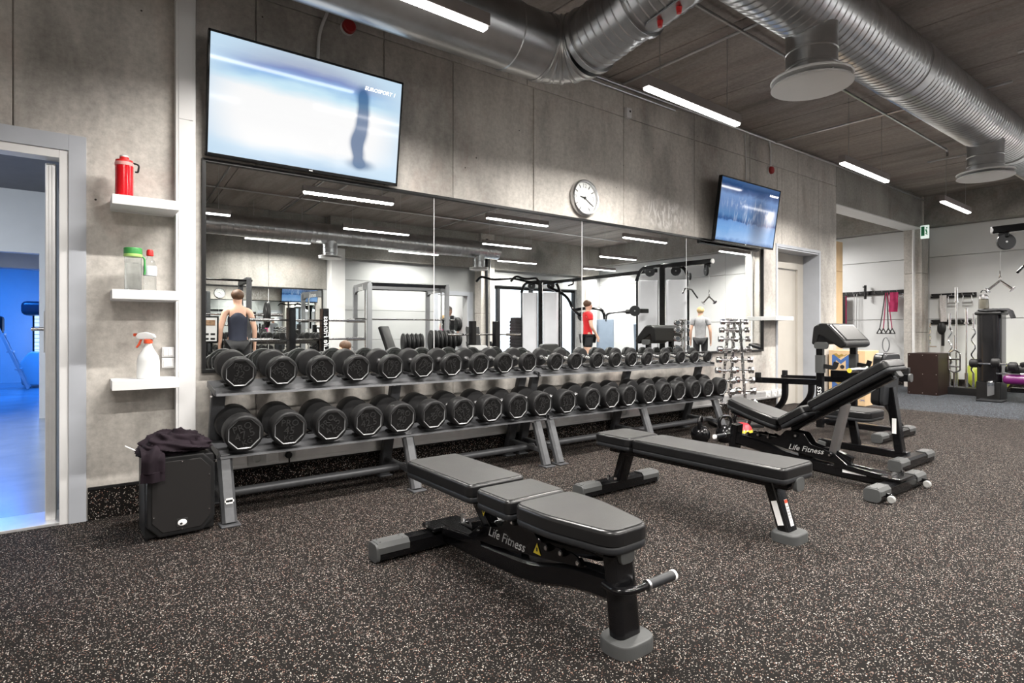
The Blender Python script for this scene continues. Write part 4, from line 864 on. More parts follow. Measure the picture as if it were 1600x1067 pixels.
b = B(); b.m = T(.005, -.5605, .135) @ RX(R(-17)); b.box((0, 0, 0), (.028, .001, .13)); st = b.build('rating_plate', K['whp'], t)
b = B(); b.m = T(.005, -.5605, .135) @ RX(R(-17)); b.box((0, -.001, .055), (.028, .001, .016)); b.build('orange_stripe', K['org'], st)
b = B(); b.m = T(.005, -.5605, .135) @ RX(R(-17))
for i in range(7): b.box((0, -.001, .03 - i * .014), (.02, .001, .006))
b.build('plate_print', K['grp'], st)

# ------------------------------------------------ loudspeaker and jacket
t = thing('loudspeaker', 'black loudspeaker with mesh grille standing on the floor beside the rack', 'speaker', (.435, -.465, 0), R(3))
oc = [(-.10, .012), (.10, .012), (.155, .075), (.155, .355), (.10, .415), (-.10, .415), (-.155, .355), (-.155, .075)]
b = B(); b.prism(oc, .045, T(0, -.09, 0) @ RX(pi / 2), b=.012, seg=2); b.build('front_bezel', K['blkm'], t)
b = B(); b.prism([(-.158, -.10), (.155, -.10), (.13, .15), (-.15, .15)], .40, T(0, 0, .005), b=.012); b.build('cabinet', K['blkm'], t)
def meshmat():
    m, nt, bs = newmat('perforated_grille'); vo = N(nt, 'ShaderNodeTexVoronoi'); vo.inputs['Scale'].default_value = 190; vo.inputs['Randomness'].default_value = 0
    nt.links.new(coords(nt), vo.inputs['Vector']); c = ramp(nt, vo.outputs['Distance'], [(.3, (.001, .001, .001)), (.44, (.016, .015, .015))]); nt.links.new(c, bs.inputs['Base Color']); bs.inputs['Roughness'].default_value = .5; bs.inputs['Specular IOR Level'].default_value = .15; return m
ic = [(x * .86, .2135 + (z - .2135) * .88) for x, z in oc]; b = B(); b.prism(ic, .006, T(0, -.1335, 0) @ RX(pi / 2), b=.002, seg=1); gr = b.build('grille', meshmat(), t)
for x, z in ((0, .385), (0, .042), (-.125, .30), (.125, .30), (-.125, .12), (.125, .12)):
    b = B(); b.cyl((x, -.139, z), (x, -.143, z), .0035, n=8); b.build('screw', K['chr'], gr)
b = B(); b.box((0, -.1405, .075), (.05, .003, .04), .001); bd = b.build('badge', K['blp'], t)
b = B(); b.ell((0, -.142, .074), (.021, .002, .016), 18, 8); b.build('badge_oval', K['whp'], bd)
b = B(); b.ell((-.005, -.1435, .069), (.007, .002, .006), 12, 6); b.build('badge_dot', K['blp'], bd)
def heap(c, rx, ry, rz, seed, n=84, m=40, fold=.30):
    rnd = random.Random(seed); ph = [(rnd.uniform(2, 7), rnd.uniform(2, 8), rnd.uniform(0, 6.3), rnd.uniform(.4, 1)) for _ in range(7)]; vs = []; fs = []
    for j in range(m + 1):
        v = pi * j / m
        for i in range(n):
            u = 2 * pi * i / n; s_ = 0
            for a, d, p, am in ph: s_ += am * (1 - abs(sin(a * u * .5 * 1 + d * v + p * 1.0 + 1.3 * sin(u + p))) * 2 + 1) * .5 if False else am * (.5 - abs(sin(round(a) * u * .5 * 2 / 2 + d * v + p + .8 * sin(2 * u + p))))
            k_ = 1 + fold * s_ / 2.2; z = -cos(v); r = sin(v) ** .8
            vs.append((c[0] + rx * r * cos(u) * k_, c[1] + ry * r * sin(u) * k_, c[2] + rz * (z * (1 if z > 0 else .55)) * k_))
    for j in range(m):
        for i in range(n): fs.append([j * n + i, j * n + (i + 1) % n, (j + 1) * n + (i + 1) % n, (j + 1) * n + i])
    return vs, fs
j = thing('jacket', 'crumpled dark plum jacket thrown over the loudspeaker', 'jacket', (.435, -.465, .405), R(3))
b = B(); b.add(*heap((-.02, -.02, .042), .165, .125, .085, 3)); b.add(*heap((.08, -.03, .035), .085, .10, .055, 5, 48, 24)); b.add(*heap((-.12, -.06, .03), .075, .085, .05, 9, 48, 24)); b.build('crumpled_body', K['jack'], j, sharp=80)
b = B(); n = 10; pts = [(-.125, -.06, .045), (-.125, -.14, .04), (-.125, -.168, .01), (-.127, -.165, -.05), (-.13, -.160, -.085)]
ss = [[(w_ * cos(2 * pi * i / 16) * (1 + .06 * sin(5 * i + q)), .016 * sin(2 * pi * i / 16) * (1 + .35 * sin(3 * i + q))) for i in range(16)] for q, w_ in enumerate((.06, .055, .05, .055, .058))]
b.sweep(fillet(pts, .02, 3)[:1] + [V(p) for p in pts[1:]], ss, up=(0, .2, 1) if False else (1, 0, 0)) if False else None
def ribbon(b, pts, w_, th, seed=0, side=(1, 0, 0)):
    """cloth band following pts, width w_ along 'side', softly folded"""
    rnd = random.Random(seed); vs = []; fs = []; n = 13; s_ = V(side); P = fillet(pts, .025, 4); ph = rnd.uniform(0, 6)
    for k_, p in enumerate(P):
        tn = (P[min(k_ + 1, len(P) - 1)] - P[max(k_ - 1, 0)]).normalized(); nn = tn.cross(s_).normalized()
        for sgn in (1, -1):
            for i in range(n):
                f = (i / (n - 1) - .5) * sgn; vs.append(p + s_ * (w_ * f) + nn * (sgn * th * (1 - (2 * f) ** 4) * .5 + .010 * sin(9 * f + k_ * .35 + ph)))
    R2 = 2 * n
    for k_ in range(len(P) - 1):
        for i in range(R2): fs.append([k_ * R2 + i, k_ * R2 + (i + 1) % R2, (k_ + 1) * R2 + (i + 1) % R2, (k_ + 1) * R2 + i])
    fs.append(list(range(R2))); fs.append([(len(P) - 1) * R2 + i for i in range(R2 - 1, -1, -1)]); b.add(vs, fs)
b = B(); ribbon(b, [(-.13, -.02, .05), (-.13, -.13, .05), (-.13, -.168, .02), (-.132, -.168, -.055)], .10, .022, 2); b.build('sleeve', K['jack'], j, sharp=80)
b = B(); ribbon(b, [(-.132, -.168, -.052), (-.133, -.168, -.10)], .105, .026, 4); b.build('cuff', K['jack'], j, sharp=80)
b = B(); b.box((-.205, -.05, .055), (.004, .022, .07), .001, rot=RY(R(-58))); tg = b.build('cloth_label', K['whp'], j)
# ------------------------------------------------ preacher curl bench
t = thing('preacher_curl_bench', 'black preacher curl stand with sloped arm pad and bar arms', 'bench', (6.38, -1.18, 0))
b = B(); b.prism(rounded([(-.07, .20), (-.13, .165), (-.15, -.02), (-.10, -.03), (-.07, .08), (.14, -.06), (.195, -.03), (.185, .02), (.02, .195)], .022, 3), .58, MX(((0, 0, 1, -.23), (-1, 0, 0, 0), (0, 1, 0, .93), (0, 0, 0, 1))), b=.016, seg=3); ap = b.build('arm_pad', K['vins'], t, sharp=60)
b = B(); b.m = T(.06, -.105, 1.035) @ RX(R(46.5)); b.box((0, 0, 0), (.46, .205, .012), .004); b.build('top_panel', K['vin'], ap)
b = B(); b.m = T(-.165, -.105, 1.036) @ RX(R(46.5)); b.box((0, 0, 0), (.004, .21, .0125)); b.build('seam', K['blp'], ap)
for x, y in ((-.245, .05), (.34, -.03)):
    b = B(); b.rect([(x, y, .06), (x, y, .90)], .055, .065, up=(0, 1, 0)); b.build('post', K['blk'], t)
    b = B(); b.rect([(x, y, .62), (x, y, .80)], .068, .078, up=(0, 1, 0)); b.build('sleeve', K['cap'], t)
    b = B(); b.rect([(x, y + .02, .52), (x, .76, .50)], .06, .06, up=(0, 0, 1)); b.build('bar_arm', K['blk'], t)
    b = B(); b.box((x, .73, .555), (.05, .05, .06), .006); b.build('bar_stop', K['blkm'], t)
    b = B(); b.rect(fillet([(x, .42, .49), (x, .42, .30), (x, .68, .02)], .22, 7), .055, .055, up=(1, 0, 0)); b.build('curved_leg', K['blk'], t)
    b = B(); b.sweep(fillet([(x, y - .04, .69), (x, y - .14, .675), (x, y - .16, .735)], .02), [(-.022, -.01), (.022, -.01), (.022, .01), (-.022, .01)], up=(1, 0, 0)); b.build('bar_hook', K['blkm'], t)
b = B(); b.prism(rounded([(-.07, -.035), (.07, -.035), (.07, .035), (-.07, .035)], .034, 5), .03, T(-.25, .03, .90) @ RZ(-pi / 2) @ RX(pi / 2), b=.006); b.build('pad_knob', K['cap'], t)
b = B(); b.rect([(.02, .05, .60), (.02, -.66, .60)], .075, .075, up=(0, 0, 1)); b.build('near_beam', K['blk'], t)
b = B(); b.prism(rounded([(-.04, -.04), (.04, -.04), (.04, .04), (-.04, .04)], .03, 4), .02, T(.02, -.66, .60) @ RX(pi / 2), b=.004); b.build('beam_cap', K['cap'], t)
b = B(); b.bar((-.245, .05, .12), (.34, -.03, .12), .05, .05, .006); b.build('cross_tube', K['blk'], t)
b = B(); b.text('Fitness', .085, T(-.2765, .05, .36) @ RZ(-pi / 2) @ RX(pi / 2) @ RZ(pi / 2), .0006, .2); b.build('lettering', K['whp'], t)
b = B(); b.bar((.02, .10, .085), (.02, -.52, .075), .07, .06, .008); b.build('base_beam', K['blk'], t)
b = B(); b.bar((.14, -.24, .58), (.30, -.50, .07), .05, .05, .006); b.build('strut', K['blk'], t)
cross_foot(t, -.54, .42)
b = B(); b.box((.06, -.60, .665), (.05, .10, .06), .008); b.build('bar_stop', K['blkm'], t)
# ---- upright bench standing in front of it
t = thing('upright_bench', 'black upright bench with short backrest behind the raised bench', 'bench', (5.2, -1.66, 0))
b = B(); b.bar((0, .10, .085), (0, -.58, .075), .07, .06, .008); b.build('base_beam', K['blk'], t)
cross_foot(t, -.60, .345)
b = B(); b.bar((0, .08, .0), (0, .06, .10), .09, .07, .01); b.build('front_foot', K['cap'], t)
cushion(t, 'seat_pad', rpoly(-.16, .16, -.36, .04, .05), .40, I4)
b = B(); b.rect([(0, -.20, .10), (0, -.16, .33)], .06, .05, up=(1, 0, 0)); b.build('seat_post', K['blk'], t)
b = B(); b.rect([(0, -.52, .09), (0, -.45, .60)], .06, .075, up=(1, 0, 0)); b.build('back_post', K['blk'], t)
cushion(t, 'backrest', rpoly(-.15, .15, .46, .875, .05), 0, MX(((1, 0, 0, 0), (0, -.06, 1, -.33), (0, 1, .06, 0), (0, 0, 0, 1))), .06, .03)
b = B(); b.box((-.0385, -.49, .30), (.001, .03, .12)); b.build('rating_plate', K['whp'], t)
t = thing('curl_bar', 'chrome curl bar with yellow end resting on the preacher stand beam', 'barbell', (6.23, -1.48, .665), R(-4))
b = B(); b.cyl((-.22, 0, 0), (.10, 0, 0), .025, n=18, bev=.003); b.build('sleeve', K['chr'], t); b = B(); b.cyl((-.224, 0, 0), (-.219, 0, 0), .022, n=18); b.build('end_disc', K['yel'], t)
b = B(); b.text('/', .03, T(-.2245, 0, 0) @ RZ(-pi / 2) @ RX(pi / 2), .0004); b.build('end_mark', K['blp'], t)
b = B(); b.tube(fillet([(.10, 0, 0), (.22, 0, 0), (.32, .05, .0), (.46, -.03, 0), (.60, .05, 0), (.72, 0, 0)], .05), .014, 10); b.build('bent_shaft', K['chr'], t)
b = B(); b.lathe([(.03, 0), (.034, .006), (.034, .03), (.03, .036)], 18, T(.08, 0, 0) @ RY(pi / 2)); b.build('collar', K['chr'], t)

# ------------------------------------------------ plywood jump boxes with the blue letter, brown box
def logo(par, M, s_):
    b = B(); b.prism([(-.5, -.4), (-.28, -.4), (-.28, .12), (0, -.12), (.28, .12), (.28, -.4), (.5, -.4), (.5, .42), (.38, .42), (0, .12), (-.38, .42), (-.5, .42)], .004, M @ MX.Scale(s_, 4)); b.build('blue_letter', K['dbl'], par)
    b = B()
    for k_ in range(3): b.prism([(-.46 + .3 * k_, .46 - .08 * k_), (-.24 + .3 * k_, .52 - .02 * k_), (.02 + .16 * k_, .30 + .1 * k_), (-.1 + .16 * k_, .22 + .1 * k_)], .004, M @ MX.Scale(s_, 4))
    b.build('gold_chevron', K['gold'], par)
def jump_box(label, loc, d, ls):
    t = thing('jump_box', label, 'box', loc, group='plywood jump boxes'); th = .018
    for c, s_ in (((-d[0] / 2 + th / 2, 0, d[2] / 2), (th, d[1], d[2])), ((d[0] / 2 - th / 2, 0, d[2] / 2), (th, d[1], d[2])), ((0, -d[1] / 2 + th / 2, d[2] / 2), (d[0] - 2 * th, th, d[2])), ((0, d[1] / 2 - th / 2, d[2] / 2), (d[0] - 2 * th, th, d[2])), ((0, 0, d[2] - th / 2), (d[0] - 2 * th, d[1] - 2 * th, th))):
        b = B(); b.box(c, s_, .002, seg=1); b.build('plywood_panel', K['ply'], t)
    logo(t, T(-d[0] / 2 - .001, 0, d[2] * .56) @ RZ(-pi / 2) @ RX(pi / 2), ls)
    b = B(); b.cyl((-d[0] / 2 - .006, -.02, d[2] * .38), (-d[0] / 2 + .001, -.02, d[2] * .38), .028, n=20); b.build('hand_hole', K['blp'], t)
    b = B(); b.text('OPA', ls * .35, T(-d[0] / 2 - .002, -d[1] * .16, d[2] * .10) @ RZ(-pi / 2) @ RX(pi / 2), .001); b.build('lettering', K['dbl'], t)
jump_box('upper plywood jump box with a blue letter behind the preacher bench', (8.98, -.20, .395), (.45, .33, .375), .24)
jump_box('lower plywood jump box with a blue letter behind the preacher bench', (8.98, -.20, .0), (.45, .33, .394), .24)
jump_box('narrow plywood jump box standing beside the stacked pair', (9.02, -.445, .0), (.45, .12, .77), .10)
t = thing('jump_box', 'dark brown wooden box standing before the concrete column', 'box', (11.45, -.44, 0))
for c, s_ in (((-.29, 0, .34), (.018, .43, .68)), ((.29, 0, .34), (.018, .43, .68)), ((0, -.206, .34), (.562, .018, .68)), ((0, .206, .34), (.562, .018, .68)), ((0, 0, .671), (.562, .394, .018))):
    b = B(); b.box(c, s_, .002, seg=1); b.build('board_panel', K['brn'], t)
for y in (-.19, 0, .19):
    for z in (.03, .34, .65):
        b = B(); b.cyl((-.300, y, z), (-.298, y, z), .006, n=8); b.build('screw', K['stls'], t)

# ------------------------------------------------ far wall rails and hanging gear
def wall_rail(label, y0, y1, z, h=.085):
    t = thing('wall_rail', label, 'rail', (12.855, (y0 + y1) / 2, z)); b = B(); b.box((-.02, 0, 0), (.04, abs(y1 - y0), h), .005); b.build('rail_board', K['blkm'], t)
    n = max(4, int(abs(y1 - y0) / .12))
    for i in range(n):
        y = (i / (n - 1) - .5) * (abs(y1 - y0) - .06); b = B(); b.tube(fillet([(-.04, y, 0), (-.10, y, -.01), (-.11, y, .03)], .02), .006, 6); b.build('hook', K['stls'], t)
wall_rail('long black hook rail on the white wall in the alcove', 1.72, .33, 1.81)
wall_rail('upper black hook rail right of the concrete column', -.04, -.73, 1.70)
wall_rail('lower black hook rail right of the concrete column', -.04, -.71, 1.215)
t = thing('exercise_mat', 'black exercise mat with magenta edge hanging in the alcove', 'mat', (12.72, 1.53, .85)); b = B(); b.box((0, 0, .46), (.03, .24, .92), .008); b.build('foam', K['blkm'], t)
b = B(); b.box((0, -.124, .46), (.034, .012, .92), .003); b.build('edge_strip', K['mag'], t)
t = thing('climbing_board', 'tall plywood board leaning behind the end of the mirror wall', 'board', (10.45, .59, 0)); b = B(); b.box((0, 0, 1.29), (.30, .05, 2.58), .006); b.build('panel', K['ply'], t); b = B(); b.box((0, -.03, 2.1), (.24, .012, .06), .004); b.build('batten', K['ply'], t)
t = thing('resistance_bands', 'magenta and black resistance tubes with handles hanging in the alcove', 'bands', (12.70, .66, 1.80))
for i, (dy, m_) in enumerate(((-.05, K['mag']), (-.02, K['blkm']), (.02, K['mag']), (.05, K['blkm']))):
    b = B(); b.tube(fillet([(0, dy * .4, .0), (0, dy * 1.2, -.35), (-.02, dy * 2.2, -.72)], .1), .009, 6); b.build('tube', m_, t)
    b = B(); b.tube(fillet([(-.02, dy * 2.2, -.70), (-.02, dy * 2.2 - .05, -.80), (-.02, dy * 2.2 + .05, -.80), (-.02, dy * 2.2, -.70)], .01), .010, 6); b.build('handle', K['blkm'], t)
b = B(); b.tube([(-.02, .06 * cos(a), -1.02 + .14 * sin(a)) for a in [2 * pi * i / 20 for i in range(20)]], .010, 6, closed=True); b.build('ring', K['gry'], t)
for y in (1.22, 1.27):
    b = B(); b.tube([(12.81, y, 1.81), (12.76, y, 1.80), (12.75, y + .01, .9), (12.76, y - .01, .55)], .009, 6); tag(b.build('skipping_rope', K['grp']), 'thin grey rope hanging in the alcove, %s one' % ('right' if y < 1.25 else 'left'), 'rope')
t = thing('wall_bar', 'short black peg fixed across the alcove rail', 'peg', (12.73, 1.05, 1.83)); b = B(); b.box((0, 0, 0), (.05, .035, .28), .006); b.build('peg_body', K['blkm'], t); b = B(); b.cyl((-.03, 0, .10), (-.10, 0, .10), .012, n=10); b.build('peg_pin', K['blkm'], t)
b = B(); ribbon(b, [(12.71, .53, 1.80), (12.70, .53, 1.62), (12.69, .54, 1.42)], .15, .03, 5, side=(0, 1, 0)); tag(b.build('cloth_strap', K['mag'], sharp=80), 'crimson cloth hanging from the alcove rail', 'cloth')
t = thing('cable_clip', 'small chrome carabiner hook on the alcove rail end', 'clip', (12.73, .42, 1.74)); b = B(); b.tube([(0, .05 * cos(a), .04 * sin(a)) for a in [2 * pi * i / 14 for i in range(14)]], .008, 6, closed=True); b.build('loop', K['chr'], t); b = B(); b.box((0, 0, .05), (.02, .10, .02), .004); b.build('bracket', K['blkm'], t)
b = B(); ribbon(b, [(12.70, -.27, 1.70), (12.69, -.27, 1.45), (12.69, -.28, 1.22)], .11, .05, 8, side=(0, 1, 0)); tag(b.build('cloth_strap', mat('grey_webbing', (.42, .40, .39), .9, var=.2, vs=60), sharp=80), 'pale grey padded strap on the upper hook rail', 'strap')
for dy, lab in ((-.40, 'chrome rowing handle on the upper rail beside the tall bar'), (-.62, 'chrome triangle handle at the right end of the upper rail')):
    t = thing('rowing_grip', lab, 'grip', (12.745, dy, 1.655)); b = B(); b.tube(fillet([(0, -.07, -.1), (0, -.06, .04), (0, .06, .04), (0, .07, -.1)], .02), .008, 6); b.build('yoke', K['chr'], t); b = B(); b.cyl((0, -.07, -.1), (0, .07, -.1), .014, n=10); b.build('grip', K['stls'], t)
t = thing('ab_strap', 'black leather strap handle on the lower hook rail', 'handle', (12.69, -.25, 1.10)); b = B(); b.ell((0, 0, 0), (.04, .07, .12), 16, 10); b.build('padding', K['blkm'], t); b = B(); b.box((0, -.02, -.2), (.012, .05, .25), .004); b.build('strap', K['blkm'], t)
t = thing('pull_chain', 'chrome chain with a bar handle at the left of the lower rail', 'handle', (12.70, -.07, 1.0))
for k_ in range(6):
    b = B(); b.tube([(.012 * cos(a) * (k_ % 2), .012 * cos(a) * (1 - k_ % 2), .15 - k_ * .06 + .036 * sin(a)) for a in [2 * pi * i / 10 for i in range(10)]], .006, 5, closed=True); b.build('chain_link', K['chr'], t)
b = B(); b.cyl((0, -.1, -.24), (0, .1, -.24), .012, n=10); b.build('bar', K['chr'], t)
# bar stand and upright bars
t = thing('bar_stand', 'low black floor stand holding the upright bars', 'stand', (11.75, -.83, 0)); b = B(); b.box((0, 0, .06), (.30, .44, .12), .01); b.build('base', K['blkm'], t)
spots = [('tall straight olympic bar in the floor stand, tallest of the bars', -.72, .05, 1.78, 0, .025), ('shorter chrome bar with thick sleeve right of the tallest bar', -.88, -.04, 1.42, 0, .024), ('zigzag curl bar standing at the right of the stand', -.955, .03, 1.33, 1, .018), ('curl bar standing left of the tallest bar', -.66, -.06, 1.34, 1, .018), ('short hammer bar with rungs at the front of the stand', -.74, -.12, .98, 2, .018)]
for k_, (lab, y, dx, h, kind, r) in enumerate(spots):
    q = thing('upright_bar', lab, 'barbell', (11.75 + dx, y, .12), group='bars in the floor stand'); q.location.z = .1205
    for z0, z1 in ((0, .24), (h - .36, h - .12)):
        b = B(); b.cyl((0, 0, z0), (0, 0, z1), r, n=16, bev=.003); b.build('sleeve', K['chr'], q)
    b = B(); b.lathe([(r * 1.3, h - .375), (r * 1.5, h - .37), (r * 1.5, h - .355), (r * 1.3, h - .35)], 16); b.build('collar', K['chr'], q)
    if kind == 0: b = B(); b.cyl((0, 0, .24), (0, 0, h - .36), .014, n=12); b.build('shaft', K['chr'], q)
    if kind == 1: b = B(); b.tube(fillet([(0, 0, .24)] + [(0, .035 * (-1) ** i, .30 + (h - .72) * i / 5) for i in range(6)] + [(0, 0, h - .36)], .04), .013, 8); b.build('bent_shaft', K['chr'], q)
    if kind == 2:
        for s_ in (-1, 1): b = B(); b.tube(fillet([(0, 0, .24), (0, s_ * .08, .28), (0, s_ * .08, h - .42), (0, 0, h - .36)], .03), .012, 8); b.build('side_rail', K['chr'], q)
        for z in (.34, .46): b = B(); b.cyl((0, -.08, z), (0, .08, z), .012, n=8); b.build('rung', K['chr'], q)
t = thing('gym_ball', 'lime green gym ball behind the upright bars', 'ball', (12.35, -1.02, 0)); b = B()
b.lathe([(max(1e-5, .31 * sin(pi * j_ / 24)) + (.0025 if j_ % 2 and 5 < j_ < 19 else 0), .31 - .31 * cos(pi * j_ / 24)) for j_ in range(25)], 36, caps=False); b.build('ball_skin', K['grn'], t); b = B(); b.cyl((-.305, .02, .36), (-.312, .02, .362), .012, n=10); b.build('valve', K['wht'], t)
# ------------------------------------------------ leg machine with black tower and magenta pad
t = thing('leg_curl_machine', 'black weight tower with magenta padded bench at the right edge', 'machine', (11.15, -1.34, 0))
b = B(); sec = rounded([(-.19, -.15), (.19, -.15), (.19, .15), (-.19, .15)], .10, 6); b.prism(sec, 1.02, T(0, 0, .28), b=.01); b.build('tower_shroud', mat('smoked_shroud', (.008, .008, .009), .14, var=.3, vs=3, spec=.4), t)
b = B(); b.box((0, 0, 1.315), (.40, .33, .05), .02); b.build('tower_cap', K['blkm'], t)
b = B(); b.box((0, 0, .15), (.36, .30, .28), .02); b.build('tower_base', K['blkm'], t); b = B(); b.bar((-.12, -.02, .03), (-.26, -.05, .30), .09, .06, .01); b.build('front_leg', K['chr'], t); b = B(); b.box((-.25, -.05, .015), (.26, .30, .03), .01); b.build('foot', K['shell'], t)
for dy, dz in ((.16, .56), (-.10, .58), (-.30, .53)):
    b = B(); b.cyl((-.22, dy - .05, dz), (-.22, dy + .05, dz), .065, n=20, bev=.015); b.build('roller', K['blkr'], t)
b = B(); b.cyl((-.22, -.35, .56), (-.22, .22, .56), .016, n=12); b.build('axle', K['chr'], t)
b = B(); b.cyl((-.18, -.1, .42), (-.18, -.62, .42), .018, n=10); b.build('lever', K['chr'], t)
b = B(); b.bar((-.1, -.25, .18), (-.1, -1.9, .18), .08, .07, .008); b.build('base_beam', K['blk'], t)
b = B(); b.bar((-.1, -1.75, .02), (-.1, -1.75, .3), .08, .08, .008); b.build('rear_leg', K['blk'], t)
b = B(); b.cyl((-.1, -.19, .475), (-.1, -1.5, .475), .075, n=24, bev=.03); b.build('leg_pad', K['blkr'], t)
b = B(); b.box((-.1, -.80, .335), (.32, 1.24, .13), .05, seg=3); b.build('magenta_pad', K['pur'], t)
b = B(); b.box((-.02, -.80, .66), (.30, .9, .07), .02, rot=RX(R(-14))); b.build('back_pad', K['vins'], t)
b = B(); b.add(*heap((11.12, -1.36, 1.355), .19, .20, .035, 12, 48, 20, .2)); ribbon(b, [(11.1, -1.45, 1.365), (11.05, -1.58, 1.36), (11.02, -1.62, 1.24)], .22, .03, 7, side=(1, 0, 0)); o = b.build('towel', K['gtow'], sharp=80); tag(o, 'dark grey cloth draped over the black weight tower', 'cloth')
t = thing('shaker_bottle', 'clear bottle with dark contents and carry loop on the weight tower', 'bottle', (11.05, -1.27, 1.385)); b = B(); b.lathe([(.06, 0), (.065, .01), (.06, .14), (.055, .15)], 24); b.build('bottle_body', mat('smoked_bottle', (.08, .075, .06), .1, coat=.5), t); b = B(); b.lathe([(.062, .15), (.064, .155), (.062, .19), (.03, .22), (.03, .235)], 24); b.build('lid', K['stls'], t)
b = B(); b.tube([(.0, .035 * cos(a), .245 + .04 * sin(a)) for a in [pi * i / 8 for i in range(9)]], .008, 6); b.build('carry_loop', K['blkm'], t)
# ------------------------------------------------ multi station cable machine (reflected in the mirror, its arm also seen directly)
K['smoke'] = mat('dark_weight_stack', (.02, .02, .022), .4, .3, var=.2)
def pulley(t, c, r, ax=(0, 1, 0)):
    a = V(ax) * .018; b = B(); b.cyl(V(c) - a, V(c) + a, r, n=28, bev=.006); p = b.build('pulley', K['shell'], t)
    b = B(); b.cyl(V(c) - a * 1.15, V(c) + a * 1.15, r * .12, n=12); b.build('pulley_hub', K['stls'], p)
def tower(t, cx, cy, h, rz, pale):
    M0 = T(cx, cy, 0) @ RZ(rz)
    b = B(); b.m = M0; b.box((0, 0, h / 2), (.10, .10, h), .01); b.build('column', K['blk'], t)
    for s_ in (-1, 1):
        sec = rounded([(-.19, -.10), (.19, -.10), (.19, .10), (-.19, .10)], .08, 5)
        b = B(); b.m = M0; b.prism(sec, h - .42, T(s_ * .26, 0, .12), b=.006); b.build('shroud', pale, t)
        b = B(); b.m = M0; b.box((s_ * .47, 0, h / 2 - .15), (.035, .06, h - .3), .008); b.build('edge_post', K['blk'], t)
        b = B(); b.m = M0; b.box((s_ * .26, -.104, h / 2 - .1), (.012, .006, h - .5), .002); b.build('shroud_rib', K['gry'], t)
        b = B(); b.m = M0; b.rect(fillet([(s_ * .48, 0, h - .30), (s_ * .40, 0, h - .05), (s_ * .02, 0, h - .02)], .15, 6), .06, .06, up=(0, 1, 0)); b.build('top_arch', K['blk'], t)
        pulley(t, M0 @ V((s_ * .24, -.08, h - .12)), .095, (-sin(rz + pi), cos(rz)) if False else (M0.to_3x3() @ V((0, 1, 0))))
    b = B(); b.m = M0; b.box((0, 0, .04), (1.0, .5, .08), .015); b.build('base', K['blk'], t)
    b = B(); b.m = M0; b.box((0, -.055, h * .80), (.05, .004, .30), .001); b.build('maker_strip', K['grp'], t)
    b = B(); b.m = M0; b.box((0, -.056, h * .5), (.04, .003, .09), .001); b.build('instruction_card', K['whp'], t)
t = thing('cable_machine', 'tall black cable crossover station with pale shrouds filling the mirror', 'machine', (0, 0, 0))
tower(t, 8.85, -3.05, 2.30, R(58), K['shr']); tower(t, 9.08, -6.9, 2.28, R(52), K['shr'])
b = B(); b.rect([(8.86, -3.2, 2.20), (9.07, -6.75, 2.20)], .07, .07, up=(0, 0, 1)); b.build('crossover_beam', K['blk'], t)
b = B(); b.tube(fillet([(8.95, -5.6, 2.17), (8.95, -5.6, 2.10), (8.80, -5.6, 2.06)], .04), .016, 8); b.build('pull_up_grip', K['blk'], t)
b = B(); b.rect([(8.84, -3.0, 2.27), (8.76, -1.92, 2.25)], .075, .085, up=(0, 0, 1), b=.012); b.build('lat_arm', K['blk'], t)
b = B(); b.cyl((8.761, -1.93, 2.25), (8.759, -1.90, 2.25), .044, n=18, bev=.006); b.build('arm_cap', K['wht'], t)
b = B(); b.box((8.765, -2.02, 2.18), (.05, .10, .06), .008); b.build('pulley_fork', K['blk'], t)
pulley(t, (8.765, -2.04, 2.10), .095, (.8, .6, 0)); pulley(t, (8.76, -2.38, 2.02), .07, (.8, .6, 0))
b = B(); b.cyl((8.765, -1.985, 2.02), (8.765, -1.985, 1.76), .004, n=6); b.build('cable', K['stls'], t)
b = B(); b.cyl((8.70, -2.35, 1.96), (8.66, -2.33, 1.80), .004, n=6); b.build('cable', K['stls'], t)
for s_ in (-1, 1):
    b = B(); b.tube(fillet([(9.07, -6.95, 2.2), (8.80 + s_ * .2, -7.15 + s_ * .22, 2.34), (8.45 + s_ * .28, -7.35 + s_ * .3, 2.30), (8.2 + s_ * .3, -7.45 + s_ * .3, 2.38), (8.1 + s_ * .3, -7.5 + s_ * .3, 2.24)], .12), .028, 8); b.build('pull_up_bar', K['blk'], t)
b = B(); b.box((8.72, -7.35, .78), (.30, .22, 1.2), .02); b.build('weight_stack', K['smoke'], t)
for k_ in range(14): b = B(); b.box((8.72, -7.35, .25 + k_ * .078), (.32, .24, .066), .006); b.build('weight_plate', K['smoke'], t)
b = B(); b.tube(fillet([(9.25, -6.75, 2.1), (9.55, -6.45, 1.9), (9.6, -6.3, 1.55), (9.8, -6.25, 1.42)], .2), .035, 8); b.build('swing_arm', K['blk'], t)
pulley(t, (9.82, -6.22, 1.40), .11, (.8, -.6, 0)); pulley(t, (8.25, -3.2, 1.42), .10, (.8, -.6, 0))
b = B(); b.bar((8.5, -3.1, 1.42), (8.27, -3.18, 1.42), .06, .08, .01); b.build('pulley_arm', K['blk'], t)
